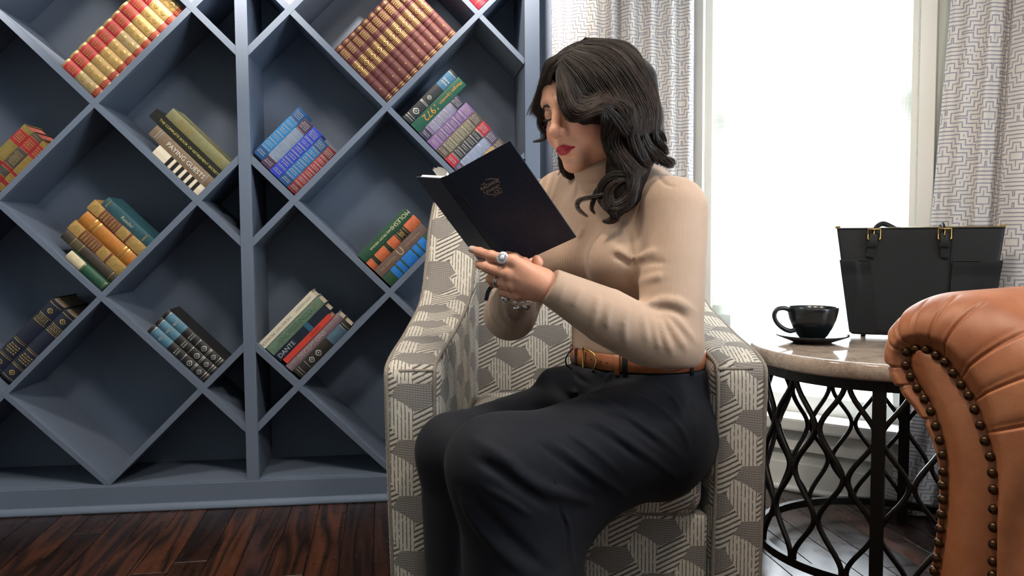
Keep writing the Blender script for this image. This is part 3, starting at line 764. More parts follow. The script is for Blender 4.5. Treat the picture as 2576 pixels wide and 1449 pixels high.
stack((0.5, 4), 'B', [
    dict(t=0.035, L=0.236, w=0.010, base='#2a2723', label='black book with a grey blue end', **flipb(dict(bands=[(0.64, 0.90, '#4a6478')], lines=[0.05, 0.09, 0.20, 0.90, 0.94], orn=[(0.29, 0.28), (0.42, 0.3)])), lcol='silver', bulge=0.004),
    dict(t=0.029, L=0.240, w=0.006, base='#84727a', label='mauve grey book with pale title', texts=[('DECEPTIONS', 0.55, 0.5, '#b5a8ac', False)], bulge=0.004),
    dict(t=0.019, L=0.210, w=0.014, base='#d0463c', label='thin coral red book', texts=[('VANISH', 0.35, 0.5, '#a02a28', False)], gloss=True, bulge=0.0),
    dict(t=0.029, L=0.230, w=0.006, base='#1b2436', label='dark navy paperback', **flipb(dict(bands=[(0.58, 0.66, '#2f5f7c')])), texts=[('DANTE', 0.82, 0.5, '#b8c0c8', False)], gloss=True, bulge=0.0),
    dict(t=0.035, L=0.236, w=0.004, base='#66806f', label='grey green book', texts=[('CONFESSIONS', 0.5, 0.45, '#4d6456', True)], squiggle=[(0.10, 0.13, 1)], bulge=0.002),
    dict(t=0.026, L=0.236, w=0.001, base='#ddd8c8', label='cream paperback', texts=[('THE RED TENT', 0.58, 0.5, '#8c8a7c', True), ('ANITA DIAMANT', 0.2, 0.42, '#8c8a7c', True), ('PICADOR', 0.88, 0.36, '#8c8a7c', True)], gloss=True, bulge=0.0)],
    'books low beside the middle upright', 'in the low diamond right of the middle upright', 0.025)

stack((2.5, 0), 'A', [dict(t=0.034, L=0.20, base='#c8283c', label='first crimson book', lines=[0.1, 0.2, 0.3, 0.5], bulge=0.005), dict(t=0.034, L=0.20, base='#c8304a', label='second crimson book', lines=[0.1, 0.2, 0.3, 0.5], bulge=0.005)],
      'crimson books at the top', 'at the very top of the photo', 0.01)
# ================================================================== armchair
g = NT('woven_block_upholstery'); uvv = g.coord('UV')
wig = g.noise(g.mapping(uvv, (150, 150, 1)), 1.0, 2, 0.5, 1)
p = g.vm('ADD', uvv, g.vm('SCALE', g.vm('SUBTRACT', wig, (0.5, 0.5, 0.5)), None)); 
sc_node = [n for n in g.n if n.type == 'VECT_MATH' and n.operation == 'SCALE'][0]; sc_node.inputs['Scale'].default_value = 0.0022
EDGE = 0.062; rx, ry = 3 * EDGE, math.sqrt(3) * EDGE
px_, py_, _ = g.sep(p)
def cellv(o):
    ax = g.m('SUBTRACT', g.m('FLOORED_MODULO', g.m('ADD', px_, o * rx / 2), rx), rx / 2)
    ay = g.m('SUBTRACT', g.m('FLOORED_MODULO', g.m('ADD', py_, o * ry / 2), ry), ry / 2)
    return ax, ay, g.m('ADD', g.m('MULTIPLY', ax, ax), g.m('MULTIPLY', ay, ay))
ax, ay, al = cellv(0); bx_, by_, bl = cellv(1)
sel = g.m('LESS_THAN', al, bl); inv = g.m('SUBTRACT', 1.0, sel)
lx = g.m('ADD', g.m('MULTIPLY', ax, sel), g.m('MULTIPLY', bx_, inv)); ly = g.m('ADD', g.m('MULTIPLY', ay, sel), g.m('MULTIPLY', by_, inv))
rad_ = g.m('SQRT', g.m('ADD', g.m('MULTIPLY', lx, lx), g.m('MULTIPLY', ly, ly)))
tw_ = g.m('MULTIPLY', g.m('SUBTRACT', 1.0, g.m('DIVIDE', rad_, EDGE)), 0.25)
an = g.m('FLOORED_MODULO', g.m('ADD', g.m('ADD', g.m('ARCTAN2', ly, lx), tw_), math.pi / 2), 2 * math.pi)      # 0 at straight down, anticlockwise
s_right = g.m('LESS_THAN', an, 2 * math.pi / 3); s_left = g.m('GREATER_THAN', an, 4 * math.pi / 3)
s_top = g.m('SUBTRACT', g.m('SUBTRACT', 1.0, s_right), s_left)
def stripe(c, per, duty, soft=0.12):
    f = g.m('FRACT', g.m('DIVIDE', g.m('ADD', c, 5.0), per))
    t_ = g.m('ABSOLUTE', g.m('SUBTRACT', g.m('MULTIPLY', f, 2.0), 1.0))
    return g.ramp(t_, [(max(0, duty - soft), (0, 0, 0)), (min(1, duty + soft), (1, 1, 1))])
c_r = g.m('ADD', g.m('MULTIPLY', lx, -math.sin(math.radians(26))), g.m('MULTIPLY', ly, math.cos(math.radians(26))))
dash = g.ramp(g.noise(g.mapping(uvv, (260, 90, 1)), 1.0, 2), [(0.36, (0, 0, 0)), (0.46, (1, 1, 1))])
st_r = stripe(c_r, 0.0092, 0.60); st_l = g.m('MULTIPLY', stripe(lx, 0.0072, 0.74), dash)
hx = stripe(g.m('ADD', ly, g.m('MULTIPLY', lx, 0.12)), 0.0046, 0.5, 0.3)
hx2 = stripe(lx, 0.0052, 0.5, 0.4)
cream, grey = rgb('#c4bdb2'), rgb('#6b6763')
c1 = g.mix(st_r, cream, rgb('#5f5b58')); c2 = g.mix(st_l, rgb('#c8c1b6'), rgb('#645f5b'))
c3 = g.mix(g.m('MULTIPLY', hx, 0.75), rgb('#98928c'), rgb('#676260')); c3 = g.mix(g.m('MULTIPLY', hx2, 0.25), c3, rgb('#504c4a'))
cc = g.mix(s_right, g.mix(s_left, c3, c2), c1)
fz = g.noise(g.mapping(uvv, (700, 700, 1)), 1.0, 2)
cc = g.mix(1.0, cc, g.ramp(fz, [(0.3, (0.86,) * 3), (0.7, (1.1,) * 3)]), 'MULTIPLY')
hgt = g.m('ADD', g.m('MULTIPLY', g.m('ADD', g.m('MULTIPLY', s_right, st_r), g.m('MULTIPLY', s_left, st_l)), -0.7), g.m('MULTIPLY', fz, 0.6))
M_fab = g.out(cc, 0.9, 0, 0.15, g.bump(hgt, 0.35, 0.0012), None, 0.15)
M_pipe = simple('welt_cord', rgb('#857d74'), 0.9, 0, 0.3, 400)

def boxuv(me, flipx=False):
    n = len(me.polygons)
    if not me.uv_layers: me.uv_layers.new(name='UVMap')
    co = np.array([v.co[:] for v in me.vertices]); uvd = me.uv_layers[0].data
    for pl in me.polygons:
        nn = pl.normal; a = max(range(3), key=lambda k: abs(nn[k]) * (1.0, 1.05, 0.9)[k])
        for li in pl.loop_indices:
            c = co[me.loops[li].vertex_index]
            uvd[li].uv = ((c[0], c[2]), (c[1] + 0.03, c[2]), (c[0], c[1] + 0.02))[(1, 0, 2)[a]] if a != 2 else (c[0], c[1] + 0.02)
def soft_block(name, verts, faces, parent, mat, r, seg=4, sub=2, puff=None, uvs=True, bevel_angle=0.5):
    me = bpy.data.meshes.new(name); me.from_pydata([tuple(map(float, v)) for v in verts], [], faces); me.update()
    bm = bmesh.new(); bm.from_mesh(me)
    bmesh.ops.recalc_face_normals(bm, faces=bm.faces)
    ed = [e for e in bm.edges if len(e.link_faces) == 2 and e.calc_face_angle(0) > bevel_angle]
    bmesh.ops.bevel(bm, geom=ed, offset=r, segments=seg, profile=0.5, affect='EDGES', clamp_overlap=True)
    big = [e for e in bm.edges if e.calc_length() > 0.06]
    for _ in range(sub):
        big = [e for e in bm.edges if e.calc_length() > 0.05]
        if big: bmesh.ops.subdivide_edges(bm, edges=big, cuts=1, use_grid_fill=True)
    bmesh.ops.triangulate(bm, faces=[f for f in bm.faces if len(f.verts) > 4])
    if puff:
        for v in bm.verts: v.co = Vector(puff(np.array(v.co)))
    bm.to_mesh(me); bm.free(); me.update()
    if uvs: boxuv(me)
    me.polygons.foreach_set('use_smooth', np.ones(len(me.polygons), bool)); me.update()
    return link(name, me, parent, mat)
def prism(prof, x0f, x1f):
    """side profile (y, z) extruded between x0f(y,z) and x1f(y,z)"""
    n = len(prof)
    V = [(x0f(y, z), y, z) for y, z in prof] + [(x1f(y, z), y, z) for y, z in prof]
    F = [tuple(range(n)), tuple(range(2 * n - 1, n - 1, -1))] + [(k, n + k, n + (k + 1) % n, (k + 1) % n) for k in range(n)]
    return V, F

chair = empty('armchair', (0.12, 1.95, 0), label='armchair in cream and grey woven block pattern under the seated woman', cat='armchair')
YF = 1.585
prof = [(YF, 0.055), (YF - 0.004, 0.40), (YF, 0.622), (1.66, 0.646), (1.76, 0.662), (1.85, 0.680), (1.95, 0.702), (2.02, 0.728), (2.07, 0.765), (2.12, 0.840), (2.17, 0.905), (2.24, 0.960), (2.33, 0.985), (2.37, 0.95), (2.34, 0.055)]
lxo = lambda y, z: -0.249 + 0.042 * (y - YF) / 0.75 + 0.010 * (0.62 - min(z, 0.62)) / 0.5
lxi = lambda y, z: -0.136 + 0.048 * (y - YF) / 0.5 + 0.004 * math.sin(z * 9)
mir = lambda f: (lambda y, z: 0.24 - f(y, z))
V, F = prism(prof, lxo, lxi); local(chair, soft_block('arm', V, F, chair, M_fab, 0.026, 4))
V, F = prism(prof, mir(lxi), mir(lxo)); local(chair, soft_block('arm', V, F, chair, M_fab, 0.026, 4))
# welt cords along the arm edges
def arm_edge(f, dx, dz, a=2, b=12): return [(f(y, z) + dx, y + (0.004 if k == 0 else 0), z + dz) for k, (y, z) in enumerate(prof[a:b])]
for f, s in ((lxo, 1), (lxi, -1), (mir(lxo), -1), (mir(lxi), 1)):
    top = [(f(y, z) + s * 0.009, y, z - 0.008) for y, z in prof[3:12]]
    front = [(f(YF, z) + s * 0.009, YF + 0.005, z) for z in np.linspace(0.07, 0.600, 8)]
    pts = spline(front + [(f(YF, 0.6) + s * 0.009, YF + 0.022, 0.621)] + top, 60)
    mb = MB(); mb.tube(pts, 0.0042, 7); local(chair, mb.obj('welt_cord', M_pipe, chair, smooth=True))
for x0, x1 in ((-0.215, -0.150), (0.39, 0.455)):
    mb = MB(); mb.tube([(x, YF + 0.006, 0.614) for x in np.linspace(x0, x1, 6)], 0.0030, 6); local(chair, mb.obj('welt_cord', M_pipe, chair, smooth=True))
# back
bp = [(2.08, 0.30), (2.105, 0.48), (2.14, 0.75), (2.185, 0.985), (2.22, 1.012), (2.33, 1.005), (2.375, 0.95), (2.36, 0.30)]
V, F = prism(bp, lambda y, z: -0.175, lambda y, z: 0.415)
def puff_back(c):
    if c[1] < 2.24: c[1] -= 0.025 * max(0, 1 - ((c[0] - 0.12) / 0.30) ** 2) * math.exp(-((c[2] - 0.68) / 0.22) ** 2)
    return c
local(chair, soft_block('backrest', V, F, chair, M_fab, 0.03, 4, 3, puff_back))
mb = MB(); mb.tube(spline([(-0.16, 2.19, 0.99), (0.0, 2.185, 1.006), (0.12, 2.185, 1.008), (0.26, 2.185, 1.006), (0.40, 2.19, 0.99)], 30), 0.0042, 7); local(chair, mb.obj('welt_cord', M_pipe, chair, smooth=True))
# seat cushion, rail, legs
def puff_seat(c):
    top = max(0, (c[2] - 0.36) / 0.1)
    c[2] += 0.030 * top * max(0, 1 - ((c[0] - 0.12) / 0.27) ** 2) * max(0, 1 - ((c[1] - 1.84) / 0.30) ** 2)
    c[2] -= 0.085 * top * math.exp(-((c[0] - 0.22) / 0.15) ** 2 - ((c[1] - 1.66) / 0.20) ** 2)
    c[1] -= 0.012 * max(0, 1 - ((c[2] - 0.395) / 0.07) ** 2) * (c[1] < 1.63)
    return c
cp = [(1.575, 0.325), (1.572, 0.465), (2.10, 0.475), (2.10, 0.325)]
V, F = prism(cp, lambda y, z: -0.122 + 0.05 * (y - 1.57), lambda y, z: 0.362 - 0.05 * (y - 1.57)); local(chair, soft_block('seat_cushion', V, F, chair, M_fab, 0.042, 5, 3, puff_seat))
rp = [(1.602, 0.055), (1.600, 0.33), (2.10, 0.33), (2.10, 0.055)]
V, F = prism(rp, lambda y, z: -0.135, lambda y, z: 0.375); local(chair, soft_block('front_rail', V, F, chair, M_fab, 0.008, 2, 3))
M_leg = simple('dark_wood_leg', rgb('#2a1a12'), 0.4)
for x in (-0.19, 0.43):
    for y in (1.64, 2.28):
        mb = MB(); lathe(mb, [(0.0, 0.0), (0.016, 0.0), (0.022, 0.06), (0.0, 0.06)], 14, center=(x, y, 0)); local(chair, mb.obj('leg', M_leg, chair, smooth=True))

# ================================================================== round side table
TC = np.array([1.0, 2.2]); TZ = 0.575; RT, RR = 0.365, 0.342
g = NT('brown_grey_marble'); v = g.coord()
n1 = g.noise(v, 7, 8, 0.65, 0, 1.2); n2 = g.noise(v, 22, 6, 0.7, 0, 2.0)
cc = g.ramp(n1, [(0.25, rgb('#6f5f54')), (0.45, rgb('#8f7d70')), (0.6, rgb('#a39183')), (0.8, rgb('#7d6c60'))])
vein = g.ramp(g.m('ABSOLUTE', g.m('SUBTRACT', n2, 0.5)), [(0.0, (1, 1, 1)), (0.03, (0, 0, 0))])
cc = g.mix(g.m('MULTIPLY', vein, 0.35), cc, rgb('#cabcae'))
M_marb = g.out(cc, 0.10, 0, 0.5)
g = NT('black_iron'); M_iron = g.out(rgb('#17130f'), 0.42, 0.6, 0.5, g.bump(g.noise(g.coord(), 300, 3), 0.1, 0.0005))
table = empty('side_table', (TC[0], TC[1], 0), label='round marble-topped side table with black wavy iron lattice base', cat='side table')
mb = MB(); e = 0.006
lathe(mb, [(0.0, TZ - 0.040), (RT - e, TZ - 0.040), (RT - 0.001, TZ - 0.035), (RT, TZ - 0.02), (RT - 0.0012, TZ - e), (RT - e, TZ - 0.001), (RT - 0.012, TZ), (0.0, TZ)], 96)
mb.obj('tabletop', M_marb, table, smooth=True).data.set_sharp_from_angle(angle=0.9)
def band(name, r0, r1, z0, z1):
    mb = MB(); P = [(r0, z0), (r1, z0), (r1, z1), (r0, z1), (r0, z0)]; lathe(mb, P, 80); mb.obj(name, M_iron, table, bevel=0.001)
band('rim_band', RR - 0.010, RR + 0.004, TZ - 0.066, TZ - 0.040)
band('base_ring', RR - 0.012, RR + 0.004, 0.045, 0.066)
for k in range(4):
    a = math.radians(-119.5 + 90 * k); c, s = math.cos(a), math.sin(a)
    M = Matrix(((-s, c, 0, RR * c), (c, s, 0, RR * s), (0, 0, 1, 0), (0, 0, 0, 1)))
    mb = MB(); mb.box((-0.0145, -0.012, 0.0), (0.0145, 0.006, TZ - 0.042), M=M); mb.obj('leg', M_iron, table, bevel=0.0015)
NBARS = 30; dth = 2 * math.pi / NBARS
for k in range(NBARS):
    z = np.linspace(0.06, TZ - 0.05, 46); w = np.sin(np.arcsin(0.93 * np.cos(2 * math.pi * (z - 0.515) / 0.222)) * 1.0)
    w = (2 / math.pi) * np.arcsin(0.97 * np.cos(2 * math.pi * (z - 0.515) / 0.222)) * 0.35 + 0.65 * np.cos(2 * math.pi * (z - 0.515) / 0.222)
    th = math.radians(-119.5) + dth * (k + 0.5) + (-1) ** k * dth * 0.45 * w
    pts = np.stack([(RR - 0.003) * np.cos(th), (RR - 0.003) * np.sin(th), z], 1)
    Pp, T, N, B = frames(pts); rad = pts * np.array([1, 1, 0]); rad /= np.linalg.norm(rad, axis=1)[:, None]
    side = np.cross(T, rad); hw, hd_ = 0.0056, 0.006
    q = np.stack([pts + rad * hd_ * a + side * hw * b for a, b in ((1, 0.6), (0.6, 1), (-0.6, 1), (-1, 0.6), (-1, -0.6), (-0.6, -1), (0.6, -1), (1, -0.6))], 1)
    mb = MB(); mb.grid(q, closed_v=True); mb.obj('lattice_bar', M_iron, table, smooth=True)

# cup and saucer
g = NT('black_stoneware'); M_cup = g.out(rgb('#14181b'), 0.22, 0, 0.5, g.bump(g.noise(g.coord(), 60, 2), 0.03, 0.0005))
CP = AT(2043, 862, 2.28)
sau = empty('saucer', (CP[0], CP[1], TZ), label='black saucer under the coffee cup on the marble table', cat='saucer')
mb = MB(); lathe(mb, [(0.0, 0.004), (0.04, 0.004), (0.045, 0.0), (0.05, 0.001), (0.072, 0.009), (0.094, 0.018), (0.0955, 0.0205), (0.094, 0.0215), (0.070, 0.0135), (0.047, 0.0075), (0.0, 0.0075)], 56); mb.obj('dish', M_cup, sau, smooth=True)
cup = empty('coffee_cup', (CP[0], CP[1], TZ + 0.0078), label='black coffee cup standing on its saucer', cat='cup')
cpf = [(0.0, 0.0), (0.030, 0.0), (0.033, 0.003), (0.040, 0.012), (0.052, 0.033), (0.061, 0.055), (0.0655, 0.076), (0.067, 0.086), (0.0662, 0.0875), (0.064, 0.086), (0.062, 0.074), (0.056, 0.052), (0.046, 0.030), (0.032, 0.011), (0.0, 0.008)]
mb = MB(); lathe(mb, cpf, 56); mb.obj('bowl', M_cup, cup, smooth=True)
mb = MB(); lathe(mb, [(0.0, 0.0725), (0.0612, 0.0725)], 40); mb.obj('coffee', simple('black_coffee', rgb('#1a0f0a'), 0.08), cup, smooth=True)
hp = spline([(-0.064, 0, 0.080), (-0.082, 0, 0.086), (-0.101, 0, 0.083), (-0.110, 0, 0.068), (-0.104, 0, 0.050), (-0.088, 0, 0.034), (-0.066, 0, 0.024), (-0.050, 0, 0.026)], 34)
mb = MB(); mb.tube(hp, 0.0062, 10, sq=0.75); h = mb.obj('handle', M_cup, cup, smooth=True); h.rotation_euler = (0, 0, 0.15)

# ================================================================== handbag
g = NT('black_saffiano_leather'); v = g.coord()
M_bag = g.out(g.ramp(g.noise(v, 5, 3), [(0.3, rgb('#0c0d10')), (0.7, rgb('#111316'))]), 0.46, 0, 0.35, g.bump(g.noise(v, 900, 2), 0.25, 0.0004))
g = NT('brass_hardware'); M_brass = g.out(rgb('#caa45e'), 0.22, 1.0)
BGY = 2.40; b0 = AT(2140, 846, BGY); bag_x0 = b0[0]
BW, BWT, BH, BD = 0.345, 0.428, 0.300, 0.10
bagr = math.radians(-20); bagc = np.array([bag_x0, BGY]) + np.array([math.cos(bagr), math.sin(bagr)]) * BW / 2 + np.array([-math.sin(bagr), math.cos(bagr)]) * BD / 2
bag = empty('handbag', (bagc[0], bagc[1], TZ + 0.006), (0, 0, bagr), label='black leather tote handbag with gold buckles on the marble table', cat='handbag')
def bagpt(u, w, h):
    """u -1..1 across, w -1..1 deep, h 0..1 up"""
    x = u * (BW / 2 + (BWT - BW) / 2 * h); y = w * (BD / 2) * (1 - 0.72 * h ** 1.3)
    return (x, y, h * BH)
ring = []
for a in np.linspace(0, 2 * math.pi, 64, endpoint=False):
    c, s = math.cos(a), math.sin(a)
    m = max(abs(c), abs(s)) ; pw = 0.16
    ring.append((math.copysign(abs(c) ** pw, c), math.copysign(abs(s) ** pw, s)))
hs = np.concatenate([[0.0], np.linspace(0.01, 1.0, 24)])
P = np.array([[bagpt(u * (0.985 if h == 0 else 1), w * (0.96 if h == 0 else 1), h) for u, w in ring] for h in hs])
P[..., 1] += np.where(P[..., 1] < 0, 1, -1) * 0.006 * np.sin(P[..., 2] / BH * math.pi) * np.cos(P[..., 0] / BW * 3.0)
mb = MB(); mb.grid(P, closed_v=True, flip=True); n = len(ring)
mb.f.append(tuple(range(n))[::-1]); mb.uv.append([(0, 0)] * n); mb.c.append((1, 1, 1, 1)); mb.m.append(0)
mb.obj('body', M_bag, bag, smooth=True).data.set_sharp_from_angle(angle=0.8)
# side pockets: panels standing proud of the front
for u0, u1, ins in ((-1.02, -0.62, 1), (0.42, 1.02, -1)):
    us = np.linspace(u0, u1, 12); hh = np.linspace(0.02, 0.70, 14)
    P = np.array([[np.array(bagpt(u, -1, h)) + np.array([0, -0.004 - 0.004 * (h > 0.6) - 0.010 * max(0, (h - 0.3)) * (abs(u) > 0.8), 0]) for h in hh] for u in us])
    Q = P + np.array([0, 0.0025, 0]); mb = MB(); mb.grid(P); mb.grid(Q, flip=True)
    for a, b in ((P[0], Q[0]), (P[-1], Q[-1])): mb.grid(np.stack([a, b]))
    mb.grid(np.stack([P[:, -1], Q[:, -1]])); o = mb.obj('side_pocket', M_bag, bag, smooth=True)
    edge = [np.array(bagpt(u, -1, 0.70)) + np.array([0, -0.009, 0]) for u in us]
    mb = MB(); mb.tube(edge, 0.0018, 6); mb.obj('binding', M_bag, o, smooth=True)
# top binding and zip
for w in (-1, 1):
    mb = MB(); mb.tube([np.array(bagpt(u, w, 1.0)) for u in np.linspace(-0.995, 0.995, 24)], 0.0024, 6); mb.obj('binding', M_bag, bag, smooth=True)
zp = MB()
for u in np.linspace(-0.97, 0.97, 150):
    c = np.array(bagpt(u, 0, 1.0)); zp.box(c + (-0.0010, -0.003, 0.001), c + (0.0010, 0.003, 0.0045))
zp.obj('zip_teeth', M_brass, bag, kind='stuff')
mb = MB(); a = [np.array(bagpt(u, 0, 1.0)) for u in np.linspace(-0.99, 0.99, 12)]
P = np.array([[p + (0, w * 0.014, 0.0) for w in (-1, 1)] for p in a]); mb.grid(P); mb.obj('zip_tape', M_bag, bag)
for u in (-0.985, 0.975):
    c = np.array(bagpt(u, 0, 1.0)); mb = MB(); mb.box(c + (-0.007, -0.005, 0.0), c + (0.007, 0.005, 0.008)); mb.obj('zip_end', M_brass, bag, bevel=0.001)
mb = MB(); p0 = np.array(bagpt(0.40, -1, 0.03)) + (0, -0.0012, 0); p1 = np.array(bagpt(0.40, -1, 0.98)) + (0, -0.0012, 0)
mb.tube([p0 + (p1 - p0) * t for t in np.linspace(0, 1, 12)], 0.0014, 5); mb.obj('seam', M_bag, bag, smooth=True)
def strip(mb, pts, w, across, th=0.003):
    P, T, N, B = frames(pts, up=across); q = np.stack([P + N * w / 2, P + N * w / 2 + B * th, P - N * w / 2 + B * th, P - N * w / 2], 1)
    mb.grid(q, closed_v=True)
    b = len(mb.v) - len(P) * 4
    for e in ((0, 1, 2, 3), tuple((len(P) - 1) * 4 + k for k in (3, 2, 1, 0))):
        mb.f.append(tuple(b + k for k in e)); mb.uv.append([(0, 0)] * 4); mb.c.append((1, 1, 1, 1)); mb.m.append(0)
for u, tilt, hh in ((-0.545, -0.016, 0.71), (0.30, 0.004, 0.70)):
    f = lambda h, dy=0.0, dx=0.0: np.array(bagpt(u, -1, h)) + np.array([dx, -0.004 - dy, 0])
    han = empty('strap', parent_dummy := (0, 0, 0)) if False else None
    pts = [f(0.73, 0.002, tilt), f(0.80, 0.004, tilt * 0.6), f(0.88, 0.006, tilt * 0.3), f(0.95, 0.005, 0)]
    mb = MB(); strip(mb, spline(pts, 14), 0.021, (1, 0, 0), 0.004); sm = mb.obj('strap_tab', M_bag, bag, bevel=0.0008)
    c = f(0.85, 0.010, tilt * 0.45); mb = MB(); mb.box(c + (-0.0135, -0.003, -0.006), c + (0.0135, 0.006, 0.006)); mb.obj('keeper_loop', M_bag, sm, bevel=0.001)
    c = f(0.955, 0.010, 0); mb = MB(); a, h2 = 0.0165, 0.012
    mb.tube([c + q for q in ((-a, 0, h2), (a, 0, h2), (a, -0.001, -h2 * 1.2), (a * 0.82, -0.002, -h2 * 1.5))], 0.0023, 7); mb.tube([c + q for q in ((-a, 0, h2), (-a, -0.001, -h2 * 1.2), (-a * 0.82, -0.002, -h2 * 1.5))], 0.0023, 7)
    mb.tube([c + (0, 0, h2), c + (0, -0.003, -h2 * 0.5)], 0.0018, 6); mb.obj('buckle', M_brass, sm, smooth=True)
# handles, folded down behind the top edge
pts = spline([np.array(bagpt(-0.545, -1, 0.97)) + (0, -0.003, 0), np.array(bagpt(-0.50, -0.6, 1.02)), np.array(bagpt(-0.40, 0.8, 1.03)) + (0, 0.008, 0.004), np.array(bagpt(-0.22, 1, 0.98)) + (0, 0.02, 0), np.array(bagpt(0.05, 1, 0.90)) + (0, 0.03, 0), np.array(bagpt(0.22, 1, 0.96)) + (0, 0.02, 0), np.array(bagpt(0.29, 0.4, 1.035)) + (0, 0.004, 0.0), np.array(bagpt(0.30, -1, 0.97)) + (0, -0.003, 0)], 70)
mb = MB(); mb.tube(pts, 0.0075, 8, sq=0.55); mb.obj('handle', M_bag, bag, smooth=True)
for u in (-0.8, 0.8):
    for w in (-0.7, 0.7):
        mb = MB(); lathe(mb, [(0.0, -0.006), (0.005, -0.006), (0.006, -0.003), (0.006, 0.0)], 10, center=(u * BW / 2, w * BD / 2, 0)); mb.obj('foot', M_bag, bag, smooth=True)

# ================================================================== leather sofa (arm in the picture)
g = NT('tan_aniline_leather'); v = g.coord()
n1 = g.noise(v, 6, 5, 0.6); n2 = g.noise(v, 28, 4, 0.6)
cc = g.ramp(g.m('ADD', g.m('MULTIPLY', n1, 0.7), g.m('MULTIPLY', n2, 0.3)), [(0.30, rgb('#7a4428')), (0.48, rgb('#8f5332')), (0.62, rgb('#9d613e')), (0.8, rgb('#ad744d'))])
vo = g.node('ShaderNodeTexVoronoi', feature='DISTANCE_TO_EDGE'); vo.inputs['Scale'].default_value = 420; g.put(vo.inputs['Vector'], v)
gh = g.m('ADD', g.ramp(vo.outputs[0], [(0.0, (0, 0, 0)), (0.12, (1, 1, 1))]), g.m('MULTIPLY', n2, 3.0))
M_leather = g.out(cc, g.ramp(n1, [(0.3, (0.40,) * 3), (0.7, (0.54,) * 3)]), 0, 0.45, g.bump(gh, 0.16, 0.0006))
g = NT('antique_nail_brass'); M_nail = g.out(g.mix(g.noise(g.coord(), 200, 2), rgb('#2a1c14'), rgb('#5a4028')), 0.36, 0.85)
FD = np.array([-0.90, -0.436, 0.0]); FD /= np.linalg.norm(FD); BKD = -FD
MD = np.array([-BKD[1] * -1, -BKD[0], 0.0]); MD = np.array([BKD[1], -BKD[0], 0.0])        # towards the seat side (camera)
ZV = np.array([0, 0, 1.0])
P0 = AT(2430, 1200, 1.15)
sofa = empty('leather_sofa', (P0[0] + 0.3, P0[1] - 0.1, 0), label='brown leather sofa with rolled arm and nailhead trim at the right edge', cat='sofa')
O3 = np.array([0.0, 0.0, EYE])
def on_front(cx, cy, push=0.0):
    r = AT(1860 + cx / 2.419, 850 + cy / 2.419, 1.0) - O3
    t = ((P0 + FD * push - O3) @ FD) / (r @ FD); p = O3 + r * t
    d = p - P0; return np.array([d @ MD, d @ ZV + P0[2]])
left = [(1030, 85), (1025, 165), (1055, 235), (1095, 305), (1138, 370), (1178, 445), (1208, 535), (1232, 622), (1248, 710), (1253, 812), (1250, 895), (1250, 980), (1243, 1070), (1235, 1160), (1225, 1245), (1210, 1335), (1197, 1415), (1188, 1500)]
right = [(1085, 68), (1148, 72), (1210, 105), (1263, 145), (1313, 213), (1363, 285), (1410, 350), (1445, 435), (1480, 530), (1508, 625), (1540, 720), (1553, 820), (1560, 920), (1560, 1040), (1560, 1150), (1560, 1255), (1558, 1360), (1556, 1450)]
nl = np.array([on_front(*p) for p in left]); nr = np.array([on_front(*p) for p in right])
zb = 0.06
def down(col, n=10):
    q = [col[-1] + (np.array([col[-1][0] * 0 + col[-1][0], zb]) - col[-1]) * t for t in np.linspace(0, 1, n)[1:]]
    return np.vstack([col, q])
outl = np.vstack([down(nl)[::-1], down(nr)])              # outline of the front panel, bottom left, over the top, bottom right
arc = np.r_[0, np.cumsum(np.linalg.norm(np.diff(outl, axis=0), axis=1))]
NS = 720
so = np.linspace(0, arc[-1], NS)
def sm(a, k=7):
    w = np.hanning(k + 2)[1:-1]; w /= w.sum(); p = np.pad(a, (k // 2, k // 2), mode='edge'); return np.convolve(p, w, 'valid')
ou = np.stack([sm(np.interp(so, arc, outl[:, k]), 25) for k in (0, 1)], 1)
tg = np.gradient(ou, axis=0); tg /= np.linalg.norm(tg, axis=1)[:, None]
nm = np.stack([-tg[:, 1], tg[:, 0]], 1)
for k in (0, 1): nm[:, k] = sm(nm[:, k], 113)
nm /= np.linalg.norm(nm, axis=1)[:, None]
if nm[NS // 4][0] > 0: nm = -nm
sL = arc[len(down(nl)) - len(left)]; sT = arc[len(down(nl))]; sE = arc[-1]
kn = [0, sL * 0.8, sL + 0.16, sL + 0.24, sL + 0.30, sT - 0.03, sT + 0.02, sT + 0.07, sT + 0.13, sT + 0.20, sT + 0.28, sE]
kw = [0.010, 0.010, 0.012, 0.026, 0.046, 0.060, 0.084, 0.112, 0.114, 0.082, 0.044, 0.026]
Wd_ = sm(np.interp(so, kn, kw), 57)
creases = []          # positions along the outline found from the photograph
for cx, cy in ((1160, 490), (1070, 285), (1010, 185), (1015, 92), (1060, 62), (1118, 62), (1180, 82), (1250, 128), (1345, 250), (1430, 385), (1505, 580)):
    q = on_front(cx, cy); creases.append(so[np.argmin(np.linalg.norm(ou - q, axis=1))])
so2 = np.unique(np.concatenate([np.linspace(0, so[-1], 300)] + [np.clip(c + np.linspace(-0.009, 0.009, 19), 0, so[-1]) for c in creases]))
ou = np.stack([np.interp(so2, so, ou[:, k]) for k in (0, 1)], 1); nm = np.stack([np.interp(so2, so, nm[:, k]) for k in (0, 1)], 1); Wd_ = np.interp(so2, so, Wd_); so = so2; NS = len(so)
TH = np.concatenate([np.linspace(-0.5, math.pi / 2, 26), np.full(14, math.pi / 2)])
bk = np.concatenate([np.zeros(26), np.linspace(0.02, 0.80, 14)])
rows = []
